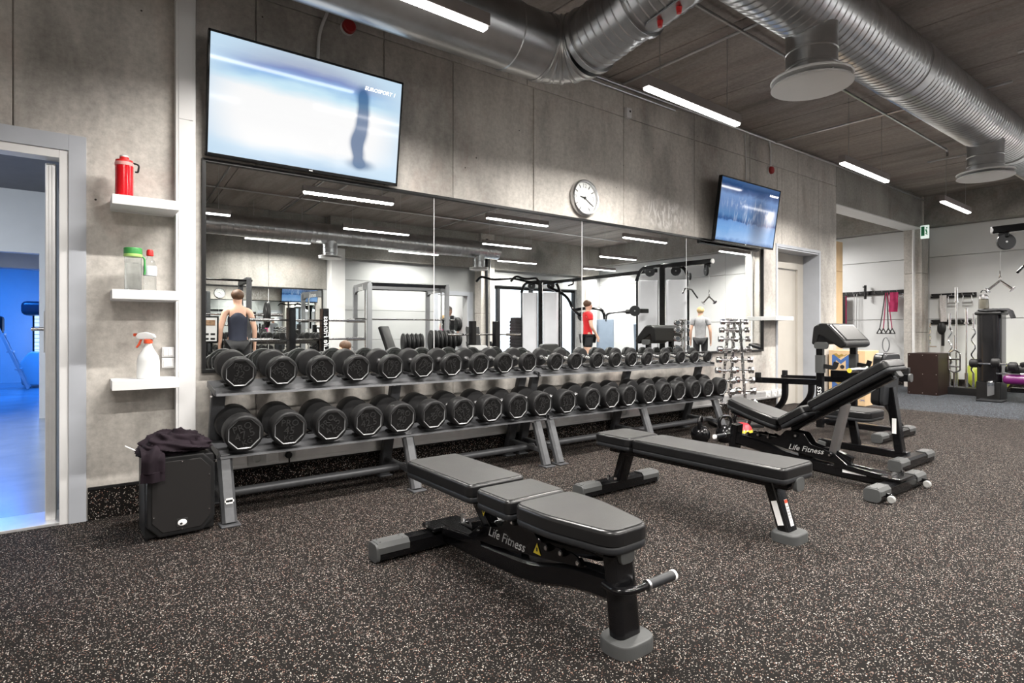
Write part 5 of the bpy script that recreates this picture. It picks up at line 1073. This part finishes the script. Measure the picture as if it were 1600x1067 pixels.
# handles hanging on it
q = thing('v_handle', 'chrome v shaped cable attachment hanging from the lat arm', 'handle', (8.765, -1.985, 1.755))
b = B(); b.tube([(.012 * cos(a), 0, -.03 + .035 * sin(a)) for a in [2 * pi * i / 12 for i in range(12)]], .006, 6, closed=True); b.build('carabiner', K['chr'], q)
b = B(); b.tube([(0, .010 * cos(a), -.085 + .03 * sin(a)) for a in [2 * pi * i / 12 for i in range(12)]], .006, 6, closed=True); b.build('link', K['chr'], q)
for s_ in (-1, 1):
    b = B(); b.cyl((0, 0, -.11), (0, s_ * .115, -.215), .013, n=12); b.build('grip_bar', K['chr'], q)
    b = B(); b.lathe([(.036, 0), (.04, .004), (.036, .010)], 20, frame((0, s_ * .112, -.212), (0, s_ * .125, -.224))); b.build('end_disc', K['stls'], q)
q = thing('lat_bar', 'black lat pulldown bar hanging beside the cable tower, seen in the mirror', 'handle', (8.66, -2.33, 1.80))
b = B(); b.tube(fillet([(-.30, .10, -.10), (-.18, .06, -.01), (.18, -.06, -.01), (.55, -.20, -.14)], .05), .014, 8); b.build('bent_bar', K['blk'], q); b = B(); b.tube([(.02 * cos(a), 0, .02 + .03 * sin(a)) for a in [2 * pi * i / 12 for i in range(12)]], .006, 6, closed=True); b.build('hanger', K['chr'], q)

# ------------------------------------------------ grey smith machine
t = thing('smith_machine', 'grey framed smith machine with a horizontal bar, seen in the mirror', 'machine', (5.45, -7.0, 0), R(8))
for x in (-.85, .75):
    for y in (-.55, .55):
        b = B(); b.box((x, y, .98), (.09, .07, 1.96), .008); b.build('post', K['gry'], t)
    b = B(); b.prism([(-.59, 1.78), (-.59, 2.0), (.59, 2.0), (.59, 1.78), (.40, 1.86), (-.40, 1.86)][::-1], .05, MX(((0, 0, 1, x - .025), (1, 0, 0, 0), (0, 1, 0, 0), (0, 0, 0, 1)))); b.build('header_plate', K['gry'], t)
    b = B(); b.text('Jones', .16, T(x - .027, 0, 1.91) @ RZ(-pi / 2) @ RX(pi / 2), .001, .2); b.build('lettering', K['whp'], t)
    b = B(); b.cyl((x, .25, .1), (x, .25, 1.9), .018, n=10); b.build('guide_rod', K['chr'], t)
    b = B(); b.box((x, 0, .04), (.10, 1.2, .08), .01); b.build('base_rail', K['gry'], t)
for y in (-.55, .55): b = B(); b.box((-.05, y, 1.95), (1.6, .06, .07), .008); b.build('top_rail', K['blk'], t)
b = B(); b.box((-.05, .2, 1.93), (1.6, .09, .10), .01); b.build('beam', K['gry'], t)
b = B(); b.cyl((-1.15, .25, 1.28), (1.05, .25, 1.28), .016, n=12); b.build('smith_bar', K['chr'], t)
for x in (-.95, .85): b = B(); b.cyl((x - .1, .25, 1.28), (x + .1, .25, 1.28), .026, n=14); b.build('bar_sleeve', K['blkm'], t)
def incline(label, x, y, rz):
    t = thing('incline_bench', label, 'bench', (x, y, 0), rz, 'benches among the far machines')
    b = B(); b.box((0, .15, .78), (.30, .09, .78), .03, rot=RX(R(-22))); b.build('backrest', K['vins'], t); b = B(); b.box((0, -.18, .46), (.30, .36, .08), .03); b.build('seat', K['vins'], t)
    b = B(); b.bar((0, -.3, .05), (0, .5, .05), .07, .06, .008); b.build('base_beam', K['blk'], t); b = B(); b.bar((0, -.15, .06), (0, -.12, .42), .06, .06, .008); b.build('seat_post', K['blk'], t); b = B(); b.bar((0, .35, .06), (0, .12, .6), .05, .05, .008); b.build('back_strut', K['blk'], t)
    b = B(); b.bar((-.3, .5, .04), (.3, .5, .04), .07, .07, .01); b.build('rear_foot', K['blk'], t)
incline('black incline bench inside the grey smith machine', 5.25, -6.95, R(150)); incline('black incline bench right of the grey smith machine', 6.72, -6.2, R(200))

# ------------------------------------------------ bench press stations
def press_station(label, x, y, rz, hz, bars, txt):
    t = thing('bench_press_station', label, 'machine', (x, y, 0), rz)
    for s_ in (-1, 1):
        b = B(); b.box((s_ * .24, 0, hz / 2), (.09, .12, hz), .008); b.build('upright', K['blk'], t)
        b = B(); b.bar((s_ * .24, -.3, .04), (s_ * .24, .3, .04), .09, .08, .01); b.build('foot', K['blk'], t)
        b = B(); b.prism([(-.02, -.04), (.14, -.02), (.16, .06), (.12, .06), (.10, .02), (-.02, .02)], .03, MX(((0, 0, 1, s_ * .24 - .015), (0, 0, 0, 0), (0, 1, 0, hz - .45), (0, 0, 0, 1))) if False else MX(((0, 0, 1, s_ * .24 - .015), (1, 0, 0, .05), (0, 1, 0, hz - .42), (0, 0, 0, 1)))); b.build('bar_hook', K['shell'], t)
    b = B(); b.bar((-.24, 0, .2), (.24, 0, .2), .06, .08, .008); b.build('cross_tube', K['blk'], t)
    b = B(); b.box((0, .55, .43), (.30, 1.1, .08), .03); b.build('bench_pad', K['vins'], t); b = B(); b.bar((0, 0, .32), (0, 1.05, .36), .08, .06, .008); b.build('bench_beam', K['blk'], t); b = B(); b.bar((0, 1.0, .02), (0, 1.0, .34), .07, .07, .008); b.build('bench_leg', K['blk'], t)
    if txt: b = B(); b.text('Life Fitness', .11, T(-.24, -.0612, hz - .36) @ RX(pi / 2) @ RZ(pi / 2), .001, .15); b.build('lettering', K['whp'], t)
    for i, (dy, dz, L) in enumerate(bars):
        q = thing('barbell', ('upper' if i == 0 else 'lower') + ' olympic bar held by the ' + label.split(',')[0], 'barbell', (x + .1 - dy * sin(rz), y + dy * cos(rz), dz), rz)
        b = B(); b.cyl((-L / 2, 0, 0), (L / 2, 0, 0), .014, n=10); b.build('shaft', K['chr'], q)
        for s_ in (-1, 1): b = B(); b.cyl((s_ * L / 2, 0, 0), (s_ * (L / 2 - .3), 0, 0), .025, n=14, bev=.003); b.build('sleeve', K['chr'], q)
press_station('black press station left of the white column, seen in the mirror', 2.62, -4.25, R(174), 1.37, [(.13, 1.20, 1.7), (.13, .93, 1.7)], True)
press_station('black press station before the pipe column, seen in the mirror', 5.75, -4.45, R(184), 1.22, [(.13, .985, 1.5)], False)
# ------------------------------------------------ plate rack
t = thing('plate_rack', 'rack of black weight plates standing in a row, seen in the mirror', 'rack', (5.45, -5.95, 0), R(12))
b = B(); b.bar((-.6, -.1, .62), (.6, -.1, .62), .05, .05, .006); b.build('rail', K['blk'], t); b = B(); b.bar((-.6, .1, .62), (.6, .1, .62), .05, .05, .006); b.build('rail', K['blk'], t)
for x in (-.55, .55):
    b = B(); b.bar((x, 0, 0), (x, 0, .62), .06, .20, .006); b.build('leg', K['blk'], t)
pm = B(); pm.lathe([(.025, 0), (.15, 0), (.155, .006), (.19, .006), (.2, .012), (.2, .032), (.19, .036), (.155, .036), (.15, .03), (.025, .03)], 28, RY(pi / 2)); pmesh = pm.mesh('weight_disc', [K['blkr']]); K['disc_edge'] = K['stls']
ar2 = R(12)
for k_ in range(11):
    dx = -.5 + k_ * .085 + (.12 if k_ > 4 else 0); r_ = .9 if k_ < 5 else 1.05
    o = place('weight_plate', pmesh, None, (5.45 + dx * cos(ar2), -5.95 + dx * sin(ar2), .648 + .2 * r_), (0, 0, ar2), (1.3, r_, r_)); tag(o, 'black weight plate, %s from the left on the plate rack in the mirror' % (ordn + ['eleventh'])[k_], 'plate', 'weight plates on the rack')
t = thing('plate_tree', 'upright weight plate tree at the mirror joint', 'rack', (6.9, -7.45, 0)); b = B(); b.box((0, 0, .7), (.07, .07, 1.4), .008); b.build('post', K['blk'], t); b = B(); b.box((0, 0, .03), (.6, .5, .06), .01); b.build('base', K['blk'], t)
for z in (.45, .85, 1.2):
    for s_ in (-1, 1): b = B(); b.cyl((s_ * .03, 0, z), (s_ * .25, 0, z), .02, n=12); b.build('peg', K['chr'], t)
for z in (.45, .85, 1.2):
    for s_ in (-1, 1):
        o = place('weight_plate', pmesh, None, (6.9 + s_ * .10, -7.45, z), (0, 0, 0 if s_ > 0 else pi), (2.4, .8, .8)); tag(o, 'black weight plate on the %s peg of the plate tree, %s side' % ({.45: 'lowest', .85: 'middle', 1.2: 'top'}[z], 'right' if s_ > 0 else 'left'), 'plate', 'weight plates on the tree')
# ------------------------------------------------ sign stand, second rack of plates at the mirror's left edge
t = thing('sign_stand', 'black stand with a printed exercise chart at the left edge of the mirror', 'sign', (1.32, -4.1, 0), R(186)); b = B(); b.cyl((0, 0, 0), (0, 0, .92), .016, n=12); b.build('pole', K['blk'], t); b = B(); b.lathe([(.16, 0), (.16, .012), (.03, .03)], 24); b.build('base', K['blk'], t)
b = B(); b.m = T(0, -.01, 1.07) @ RX(R(12)); b.box((0, 0, 0), (.27, .012, .34), .004); b.build('board', K['blkm'], t)
b = B(); b.m = T(0, -.01, 1.07) @ RX(R(12)); b.box((0, -.0075, 0), (.23, .002, .30)); sh = b.build('sheet', K['whp'], t)
b = B(); b.m = T(0, -.01, 1.07) @ RX(R(12))
for r_ in range(2):
    for c_ in range(3): b.box((-.07 + c_ * .07, -.0095, -.06 - r_ * .06), (.05, .001, .025))
b.build('sheet_print', K['blp'], sh)
b = B(); b.m = T(0, -.01, 1.07) @ RX(R(12)); b.box((0, -.0095, .085), (.19, .001, .07)); b.build('sheet_photo', mat('brown_photo_print', (.32, .20, .12), .6, var=.5, vs=30), sh)
t = thing('power_rack', 'black power rack standing at the far left of the mirror', 'machine', (1.75, -6.6, 0), R(5))
for x in (-.55, .55):
    for y in (-.5, .5): b = B(); b.box((x, y, .95), (.075, .075, 1.9), .006); b.build('post', K['rackg'], t)
    b = B(); b.box((x, 0, 1.88), (.075, 1.0, .075), .006); b.build('top_rail', K['rackg'], t); b = B(); b.box((x, 0, .04), (.075, 1.0, .075), .006); b.build('base_rail', K['rackg'], t)
b = B(); b.cyl((-.6, .5, 1.86), (.6, .5, 1.86), .018, n=10); b.build('pull_up_bar', K['blk'], t)
for x in (-.62, .62): b = B(); b.box((x, .54, 1.3), (.05, .08, .12), .008); b.build('j_hook', K['blkm'], t)
q = thing('barbell', 'loaded barbell on the power rack at the left of the mirror', 'barbell', (1.75, -6.02, 1.31), R(5)); b = B(); b.cyl((-1.0, 0, 0), (1.0, 0, 0), .014, n=10); b.build('shaft', K['chr'], q)
for s_ in (-1, 1):
    b = B(); b.cyl((s_ * .62, 0, 0), (s_ * 1.0, 0, 0), .025, n=12); b.build('sleeve', K['chr'], q); place('bumper_disc', pmesh, q, (s_ * .72, 0, 0), (0, 0, 0 if s_ > 0 else pi), (1.8, 1.05, 1.05))
t = thing('dumbbell_stand', 'low black stand of dumbbells behind the woman in the mirror', 'rack', (3.05, -7.6, 0))
for z in (.45, .85): b = B(); b.box((0, 0, z), (1.9, .35, .04), .006, rot=RX(R(12))); b.build('tray', K['blk'], t)
for x in (-.9, .9): b = B(); b.bar((x, -.18, .0), (x, -.12, 1.0), .06, .08, .008); b.build('leg', K['blk'], t)
for z in (.45, .85):
    for k_ in range(8):
        hm = head_mesh(.075, .07); d = thing('dumbbell', 'dark dumbbell, %s from the left on the %s tray behind the woman' % (ordn[k_], 'lower' if z < .6 else 'upper'), 'dumbbell', (3.05 - .8 + k_ * .23, -7.6, z + .10), group='dumbbells on the low stand')
        for s_ in (0, 1): place('head', hm, d, (0, (.06) * (1 if s_ else -1), 0), (0, 0, pi if s_ else 0))
        b = B(); b.cyl((0, -.065, 0), (0, .065, 0), .015, n=10); b.build('handle', K['handle'], d)
# ------------------------------------------------ machines near the window
t = thing('chest_press_machine', 'pale machine with curved black arms behind the man in red', 'machine', (10.9, -6.9, 0), R(40))
b = B(); b.prism(rounded([(-.22, -.14), (.22, -.14), (.22, .14), (-.22, .14)], .08, 5), 1.25, T(.3, 0, .1), b=.01); b.build('shroud', K['bluev'], t); b = B(); b.box((.3, 0, .05), (.9, .7, .1), .02); b.build('base', K['blk'], t)
b = B(); b.tube(fillet([(.3, .0, 1.3), (.25, 0, 1.62), (-.15, 0, 1.66), (-.5, .0, 1.60)], .18, 6), .04, 8); b.build('curved_arm', K['blk'], t); b = B(); b.tube(fillet([(.3, .12, 1.3), (.32, .1, 1.5), (.62, .1, 1.55), (.85, .1, 1.55)], .1, 6), .028, 8); b.build('curved_arm', K['blk'], t)
b = B(); b.cyl((.82, .1, 1.55), (.94, .1, 1.55), .06, n=16, bev=.01); b.build('roller', K['blkr'], t)
b = B(); b.box((-.35, 0, .48), (.35, .4, .09), .03); b.build('seat', K['bluev'], t); b = B(); b.box((-.1, 0, .95), (.09, .32, .75), .03); b.build('backrest', K['bluev'], t); b = B(); b.bar((-.3, 0, .08), (-.3, 0, .44), .07, .07, .008); b.build('seat_post', K['blk'], t)
t = thing('blue_grey_bench', 'blue grey upholstered bench right of the man in red', 'bench', (9.35, -3.9, 0), R(60)); b = B(); b.box((0, .2, .82), (.34, .10, .8), .04, rot=RX(R(-12))); b.build('backrest', K['bluev'], t); b = B(); b.box((0, -.15, .48), (.36, .4, .09), .03); b.build('seat', K['bluev'], t); b = B(); b.bar((0, -.1, .03), (0, -.1, .44), .07, .07, .008); b.build('leg', K['blk'], t); b = B(); b.bar((0, .3, .03), (0, .25, .6), .06, .06, .008); b.build('back_post', K['blk'], t); b = B(); b.box((0, .1, .02), (.4, .7, .04), .01); b.build('base', K['blk'], t)
t = thing('dip_handle', 'slim black stand with a side grip before the white wall in the mirror', 'stand', (11.2, -5.5, 0), R(-30)); b = B(); b.box((0, 0, .55), (.05, .05, 1.1), .006); b.build('post', K['blk'], t); b = B(); b.cyl((0, 0, 1.02), (.32, 0, 1.06), .018, n=10); b.build('grip', K['blk'], t); b = B(); b.box((0, 0, .02), (.4, .4, .04), .008); b.build('base', K['blk'], t)
# ------------------------------------------------ people (all seen in the mirror)
def skinned(name, J, E_, m, parent=None, sub=2, rt='pelvis'):
    me = bpy.data.meshes.new('tmp'); ks = list(J); idx = {k_: i for i, k_ in enumerate(ks)}
    me.from_pydata([J[k_][0] for k_ in ks], [(idx[a], idx[b_]) for a, b_ in E_], []); o = bpy.data.objects.new('tmp', me); C.objects.link(o)
    sm = o.modifiers.new('s', 'SKIN'); sm.use_smooth_shade = True; sb = o.modifiers.new('u', 'SUBSURF'); sb.levels = sub; sb.render_levels = sub
    if not me.skin_vertices: 
        with bpy.context.temp_override(object=o, active_object=o): bpy.ops.mesh.customdata_skin_add()
    for k_ in ks:
        r = J[k_][1]; sv = me.skin_vertices[0].data[idx[k_]]; sv.radius = r if isinstance(r, tuple) else (r, r); sv.use_root = (k_ == rt)
    bpy.context.view_layer.update()
    out = bpy.data.meshes.new_from_object(o.evaluated_get(bpy.context.evaluated_depsgraph_get())); out.name = name
    out.materials.clear(); out.materials.append(m); out.shade_smooth(); bpy.data.objects.remove(o); bpy.data.meshes.remove(me)
    q = bpy.data.objects.new(name, out); C.objects.link(q)
    if parent is not None: q.parent = parent
    return q
def person(label, loc, rz, h, top, bottom, hair, sleeve=.55, long_leg=1.0, tank=False, lean=0, seated=False, arm=.0, ponytail=False):
    s_ = h / 1.72; t = thing('person', label, 'person', loc, rz)
    hipz = .93 if not seated else .46; L = lambda x, y, z: (x * s_, y * s_, z * s_)
    def up(x, y, z):   # torso points lean forward about the hip
        dz = z - .93; return L(x, y - sin(lean) * dz + y * 0, hipz + cos(lean) * dz)
    J = {'pelvis': (up(0, 0, .93), (.15 * s_, .10 * s_)), 'waist': (up(0, 0, 1.08), (.125 * s_, .085 * s_)), 'chest': (up(0, -.005, 1.28), (.155 * s_, .105 * s_)), 'collar': (up(0, 0, 1.42), (.085 * s_, .065 * s_)), 'neck': (up(0, -.01, 1.49), .052 * s_), 'jaw': (up(0, -.03, 1.55), .066 * s_), 'head': (up(0, -.015, 1.62), (.080 * s_, .092 * s_)), 'crown': (up(0, -.01, 1.685), (.058 * s_, .066 * s_)), 'nose': (up(0, -.112, 1.585), .013 * s_)}
    E_ = [('pelvis', 'waist'), ('waist', 'chest'), ('chest', 'collar'), ('collar', 'neck'), ('neck', 'jaw'), ('jaw', 'head'), ('head', 'crown'), ('jaw', 'nose')]
    for k_, sx in (('L', 1), ('R', -1)):
        J['sh' + k_] = (up(sx * .175, 0, 1.39), .058 * s_); J['el' + k_] = (up(sx * (.24 + arm * .04), .02 - arm * .08, 1.12), .040 * s_); J['wr' + k_] = (up(sx * (.245 - arm * .12), -.05 - arm * .20, .89 + arm * .12), .029 * s_); J['pa' + k_] = (up(sx * (.245 - arm * .14), -.07 - arm * .24, .82 + arm * .10), (.036 * s_, .02 * s_))
        E_ += [('collar', 'sh' + k_), ('sh' + k_, 'el' + k_), ('el' + k_, 'wr' + k_), ('wr' + k_, 'pa' + k_)]
        px, py, pz = J['pa' + k_][0]
        for f, (dx, dy, dz) in enumerate(((-.005, -.05, -.03), (0, -.03, -.09), (0, -.012, -.10), (0, .006, -.095), (0, .022, -.08))):
            J['f%d%s' % (f, k_)] = ((px + dx * s_, py + dy * s_, pz + dz * s_), .0095 * s_); E_.append(('pa' + k_, 'f%d%s' % (f, k_)))
        if not seated: pk, pa_, pt = (sx * .10, .0, .50), (sx * .105, .03, .09), (sx * .115, -.12, .03)
        else: pk, pa_, pt = (sx * .14, -.42, .46), (sx * .14, -.40, .08), (sx * .15, -.55, .03)
        J['hp' + k_] = (L(sx * .095, 0, hipz - .06), .088 * s_); J['kn' + k_] = (L(*pk), .056 * s_); J['an' + k_] = (L(*pa_), .038 * s_); J['to' + k_] = (L(*pt), (.036 * s_, .026 * s_))
        E_ += [('pelvis', 'hp' + k_), ('hp' + k_, 'kn' + k_), ('kn' + k_, 'an' + k_), ('an' + k_, 'to' + k_)]
    skinned('body', J, E_, K['skin'], t)
    def gar(keys, edges, gr, m, name, root, over={}):
        JJ = {}
        for k_ in keys:
            p, r = over.get(k_, J.get(k_)); r = (r, r) if not isinstance(r, tuple) else r; JJ[k_] = (p, (r[0] + gr, r[1] + gr))
        skinned(name, JJ, edges, m, t, 2, root)
    ed = [('hem', 'pelvis'), ('pelvis', 'waist'), ('waist', 'chest'), ('chest', 'collar')]; ks = ['hem', 'pelvis', 'waist', 'chest', 'collar']; ov = {'hem': (up(0, 0, .86), (.15 * s_, .10 * s_))}
    if tank: ov['chest'] = (up(0, 0, 1.30), (.15 * s_, .11 * s_)); ov['collar'] = (up(0, .015, 1.41), (.05 * s_, .06 * s_))
    if not tank:
        for k_ in 'LR':
            a, b_ = V(J['sh' + k_][0]), V(J['el' + k_][0]); ov['sl' + k_] = (tuple(a.lerp(b_, sleeve)), .047 * s_); ks += ['sh' + k_, 'sl' + k_]; ed += [('collar', 'sh' + k_), ('sh' + k_, 'sl' + k_)]
    gar(ks, ed, .02 * s_, top, 'top', 'waist', ov)
    ks = ['pelvis']; ed = []; ov = {}
    for k_ in 'LR':
        a, b_ = V(J['kn' + k_][0]), V(J['an' + k_][0]); hp = V(J['hp' + k_][0])
        e = tuple(a.lerp(b_, long_leg - .5 if long_leg > .5 else 0)) if long_leg > .5 else tuple(hp.lerp(a, .3 + long_leg)); ov['le' + k_] = (e, .05 * s_ if long_leg > .6 else .07 * s_)
        if long_leg > .5: ks += ['hp' + k_, 'kn' + k_, 'le' + k_]; ed += [('pelvis', 'hp' + k_), ('hp' + k_, 'kn' + k_), ('kn' + k_, 'le' + k_)]
        else: ks += ['hp' + k_, 'le' + k_]; ed += [('pelvis', 'hp' + k_), ('hp' + k_, 'le' + k_)]
    gar(ks, ed, .018 * s_, bottom, 'trousers' if long_leg > .5 else 'shorts', 'pelvis', ov)
    hd = V(J['head'][0]); b = B(); b.ell((hd.x, hd.y + .022 * s_, hd.z + .028 * s_), (.094 * s_, .098 * s_, .088 * s_), 20, 12)
    if ponytail: b.ell((hd.x, hd.y + .12 * s_, hd.z + .02 * s_), (.04 * s_, .045 * s_, .05 * s_), 14, 8); b.ell((hd.x, hd.y + .13 * s_, hd.z - .07 * s_), (.03 * s_, .03 * s_, .09 * s_), 14, 8)
    b.build('hair', hair, t)
    for k_, sx in (('L', 1), ('R', -1)):
        an = V(J['an' + k_][0]); to = V(J['to' + k_][0]); b = B(); c = (an + to) / 2; b.ell((c.x, c.y + .01, .045 * s_), (.052 * s_, .13 * s_, .045 * s_), 16, 10); b.build('shoe', K['shell'], t)
        b = B(); b.ell((sx * .032 * s_ + hd.x, hd.y - .095 * s_, hd.z), (.012 * s_, .006 * s_, .008 * s_), 10, 6); b.build('eye', K['blp'], t)
    return t
K['navy'] = mat('navy_jersey', (.018, .022, .04), .8, var=.15); K['gtee'] = mat('grey_jersey', (.28, .28, .29), .85, var=.1, vs=20); K['rtee'] = mat('red_jersey', (.60, .015, .02), .8, var=.12)
K['ltee'] = mat('pale_grey_jersey', (.46, .48, .52), .85, var=.1); K['ptee'] = mat('pink_jersey', (.72, .05, .28), .8, var=.1); K['pant'] = mat('black_leggings', (.012, .012, .014), .7, var=.2)
K['hbr'] = mat('brown_hair', (.09, .045, .022), .6, var=.3, vs=30); K['hbl'] = mat('blond_hair', (.52, .36, .17), .55, var=.25, vs=30); K['jean'] = mat('blue_trousers', (.03, .07, .16), .8, var=.15); K['hgr'] = mat('grey_hair', (.25, .22, .20), .6, var=.2, vs=30)
person('woman in a dark tank top at the left of the mirror, back turned', (1.96, -5.45, 0), R(8), 1.66, K['navy'], K['pant'], K['hbr'], tank=True)
person('blond woman in a grey t-shirt before the white wall, back turned', (12.05, -4.45, 0), R(59), 1.62, K['gtee'], K['pant'], K['hbl'])
person('man in a red t-shirt and black shorts beside the cable tower', (9.55, -5.75, 0), R(120), 1.76, K['rtee'], K['pant'], K['hbr'], long_leg=.35, arm=.5)
person('person in a pale grey t-shirt standing in the far doorway', (8.0, -9.42, 0), R(185), 1.70, K['ltee'], K['jean'], K['hgr'], long_leg=1.0, arm=.7)
person('small person in a pink t-shirt standing in the far doorway', (7.50, -8.85, 0), R(120), 1.44, K['ptee'], K['pant'], K['hbl'], arm=.3)
q = person('person with brown hair leaning forward on a bench behind the press station', (2.95, -5.35, .0), R(100), 1.72, K['ltee'], K['pant'], K['hbr'], tank=True, lean=R(62), seated=True, arm=.3)
t = thing('low_bench', 'low black bench under the leaning person in the mirror', 'bench', (3.03, -5.33, 0), R(100)); b = B(); b.box((0, 0, .34), (.32, .5, .08), .03); b.build('pad', K['vins'], t); b = B(); b.box((0, 0, .16), (.08, .3, .3), .01); b.build('pedestal', K['blk'], t)
# ------------------------------------------------ blue room beyond the doorway
def blue_lamp(x, y, z, e, sx=1.2, col=(.02, .22, 1)):
    t = thing('blue_lamp', 'blue ceiling lamp in the room beyond the doorway' if e > 50 else 'pale blue lamp behind the slatted panel', 'lamp', (x, y, z)); b = B(); b.box((0, 0, .03), (sx, .12, .05), .005); b.build('housing', K['wht'], t)
    b = B(); b.box((0, 0, 0), (sx - .04, .09, .012), .002); b.build('diffuser', emis('blue_diffuser', col, 4), t)
    l = bpy.data.lights.new('blue_light', 'AREA'); l.shape = 'RECTANGLE'; l.size = sx; l.size_y = .1; l.energy = e; l.color = col; o = bpy.data.objects.new('blue_light', l); C.objects.link(o); o.parent = t; o.location = (0, 0, -.012)
blue_lamp(-1.3, 8.9, 2.62, 125)
t = thing('ceiling_lamp', 'unseen white lamp added to brighten the corridor beyond the open doorway', 'lamp', (-2.7, 2.6, 2.66)); b = B(); b.box((0, 0, .03), (1.2, .12, .05), .005); b.build('housing', K['wht'], t); b = B(); b.box((0, 0, 0), (1.16, .09, .012), .002); b.build('diffuser', K['led'], t)
l = bpy.data.lights.new('corridor_fill', 'AREA'); l.shape = 'RECTANGLE'; l.size = 1.16; l.size_y = .1; l.energy = 85; l.color = (.80, .88, 1); o = bpy.data.objects.new('corridor_fill', l); C.objects.link(o); o.parent = t; o.location = (0, 0, -.012)  # fill set out of view to lighten the corridor floor
t = thing('tanning_bed', 'tanning bed with dark canopy and lit slatted panel in the blue room', 'machine', (-.36, 10.3, 0))
b = B(); b.prism(rounded([(-.40, .05), (1.0, .05), (1.0, .60), (-.30, .66), (-.43, .45)], .05, 4), .9, T(0, .45, 0) @ RX(pi / 2), b=.03); b.build('base_shell', K['wht'], t)
b = B(); b.box((.3, 0, 1.47), (1.42, .9, .26), .08, seg=3); b.build('canopy', mat('dark_canopy', (.03, .03, .04), .3), t)
b = B(); b.box((.35, .30, .95), (1.25, .06, .80), .01); b.build('panel', emis('pale_tube_panel', (.45, .66, 1), 1.1), t)
for k_ in range(9): b = B(); b.box((.35, .262, .68 + k_ * .075), (1.2, .014, .010), .002); b.build('slat', K['stls'], t)
b = B(); b.cyl((-.25, .05, .62), (-.25, .05, 1.36), .015, n=10); b.build('strut', K['blkm'], t)
b = B(); b.text('ERGOLINE', .07, T(.25, -.46, .30) @ RX(pi / 2), .001) if False else b.box((.25, -.455, .36), (.5, .004, .02), .001); b.build('side_stripe', K['grp'], t)
t = thing('folding_ladder', 'slim folding step ladder standing in the blue room', 'ladder', (-.98, 9.55, 0)); t.scale = (.95, 1, 1.35); 
for s_, y0 in ((-1, .0), (1, .0)):
    b = B(); b.bar((-.12, s_ * .18, .92), (.36, s_ * .2, .02), .02, .045, .003); b.build('rail', K['alu'], t); b = B(); b.bar((-.12, s_ * .18, .92), (-.22, s_ * .2, .02), .02, .04, .003); b.build('back_rail', K['alu'], t)
for k_ in range(3): f = .3 + k_ * .25; b = B(); b.box((-.12 + .48 * (1 - f), 0, .92 * f), (.10, .38, .025), .004); b.build('step', K['alu'], t)
b = B(); b.box((-.10, 0, .86), (.20, .34, .22), .04); b.build('tool_tray', K['blkm'], t)
t = thing('cabinet', 'white cabinet at the left edge of the doorway view', 'cabinet', (-1.52, 8.9, 0)); b = B(); b.box((0, 0, .68), (.8, .5, 1.36), .01); b.build('body', K['wht'], t); b = B(); b.box((.0, -.256, .68), (.76, .014, 1.30), .004); d_ = b.build('cabinet_door', K['wht'], t); b = B(); b.cyl((.33, -.27, .9), (.36, -.30, .9), .01, n=8); b.build('knob', K['stls'], d_)
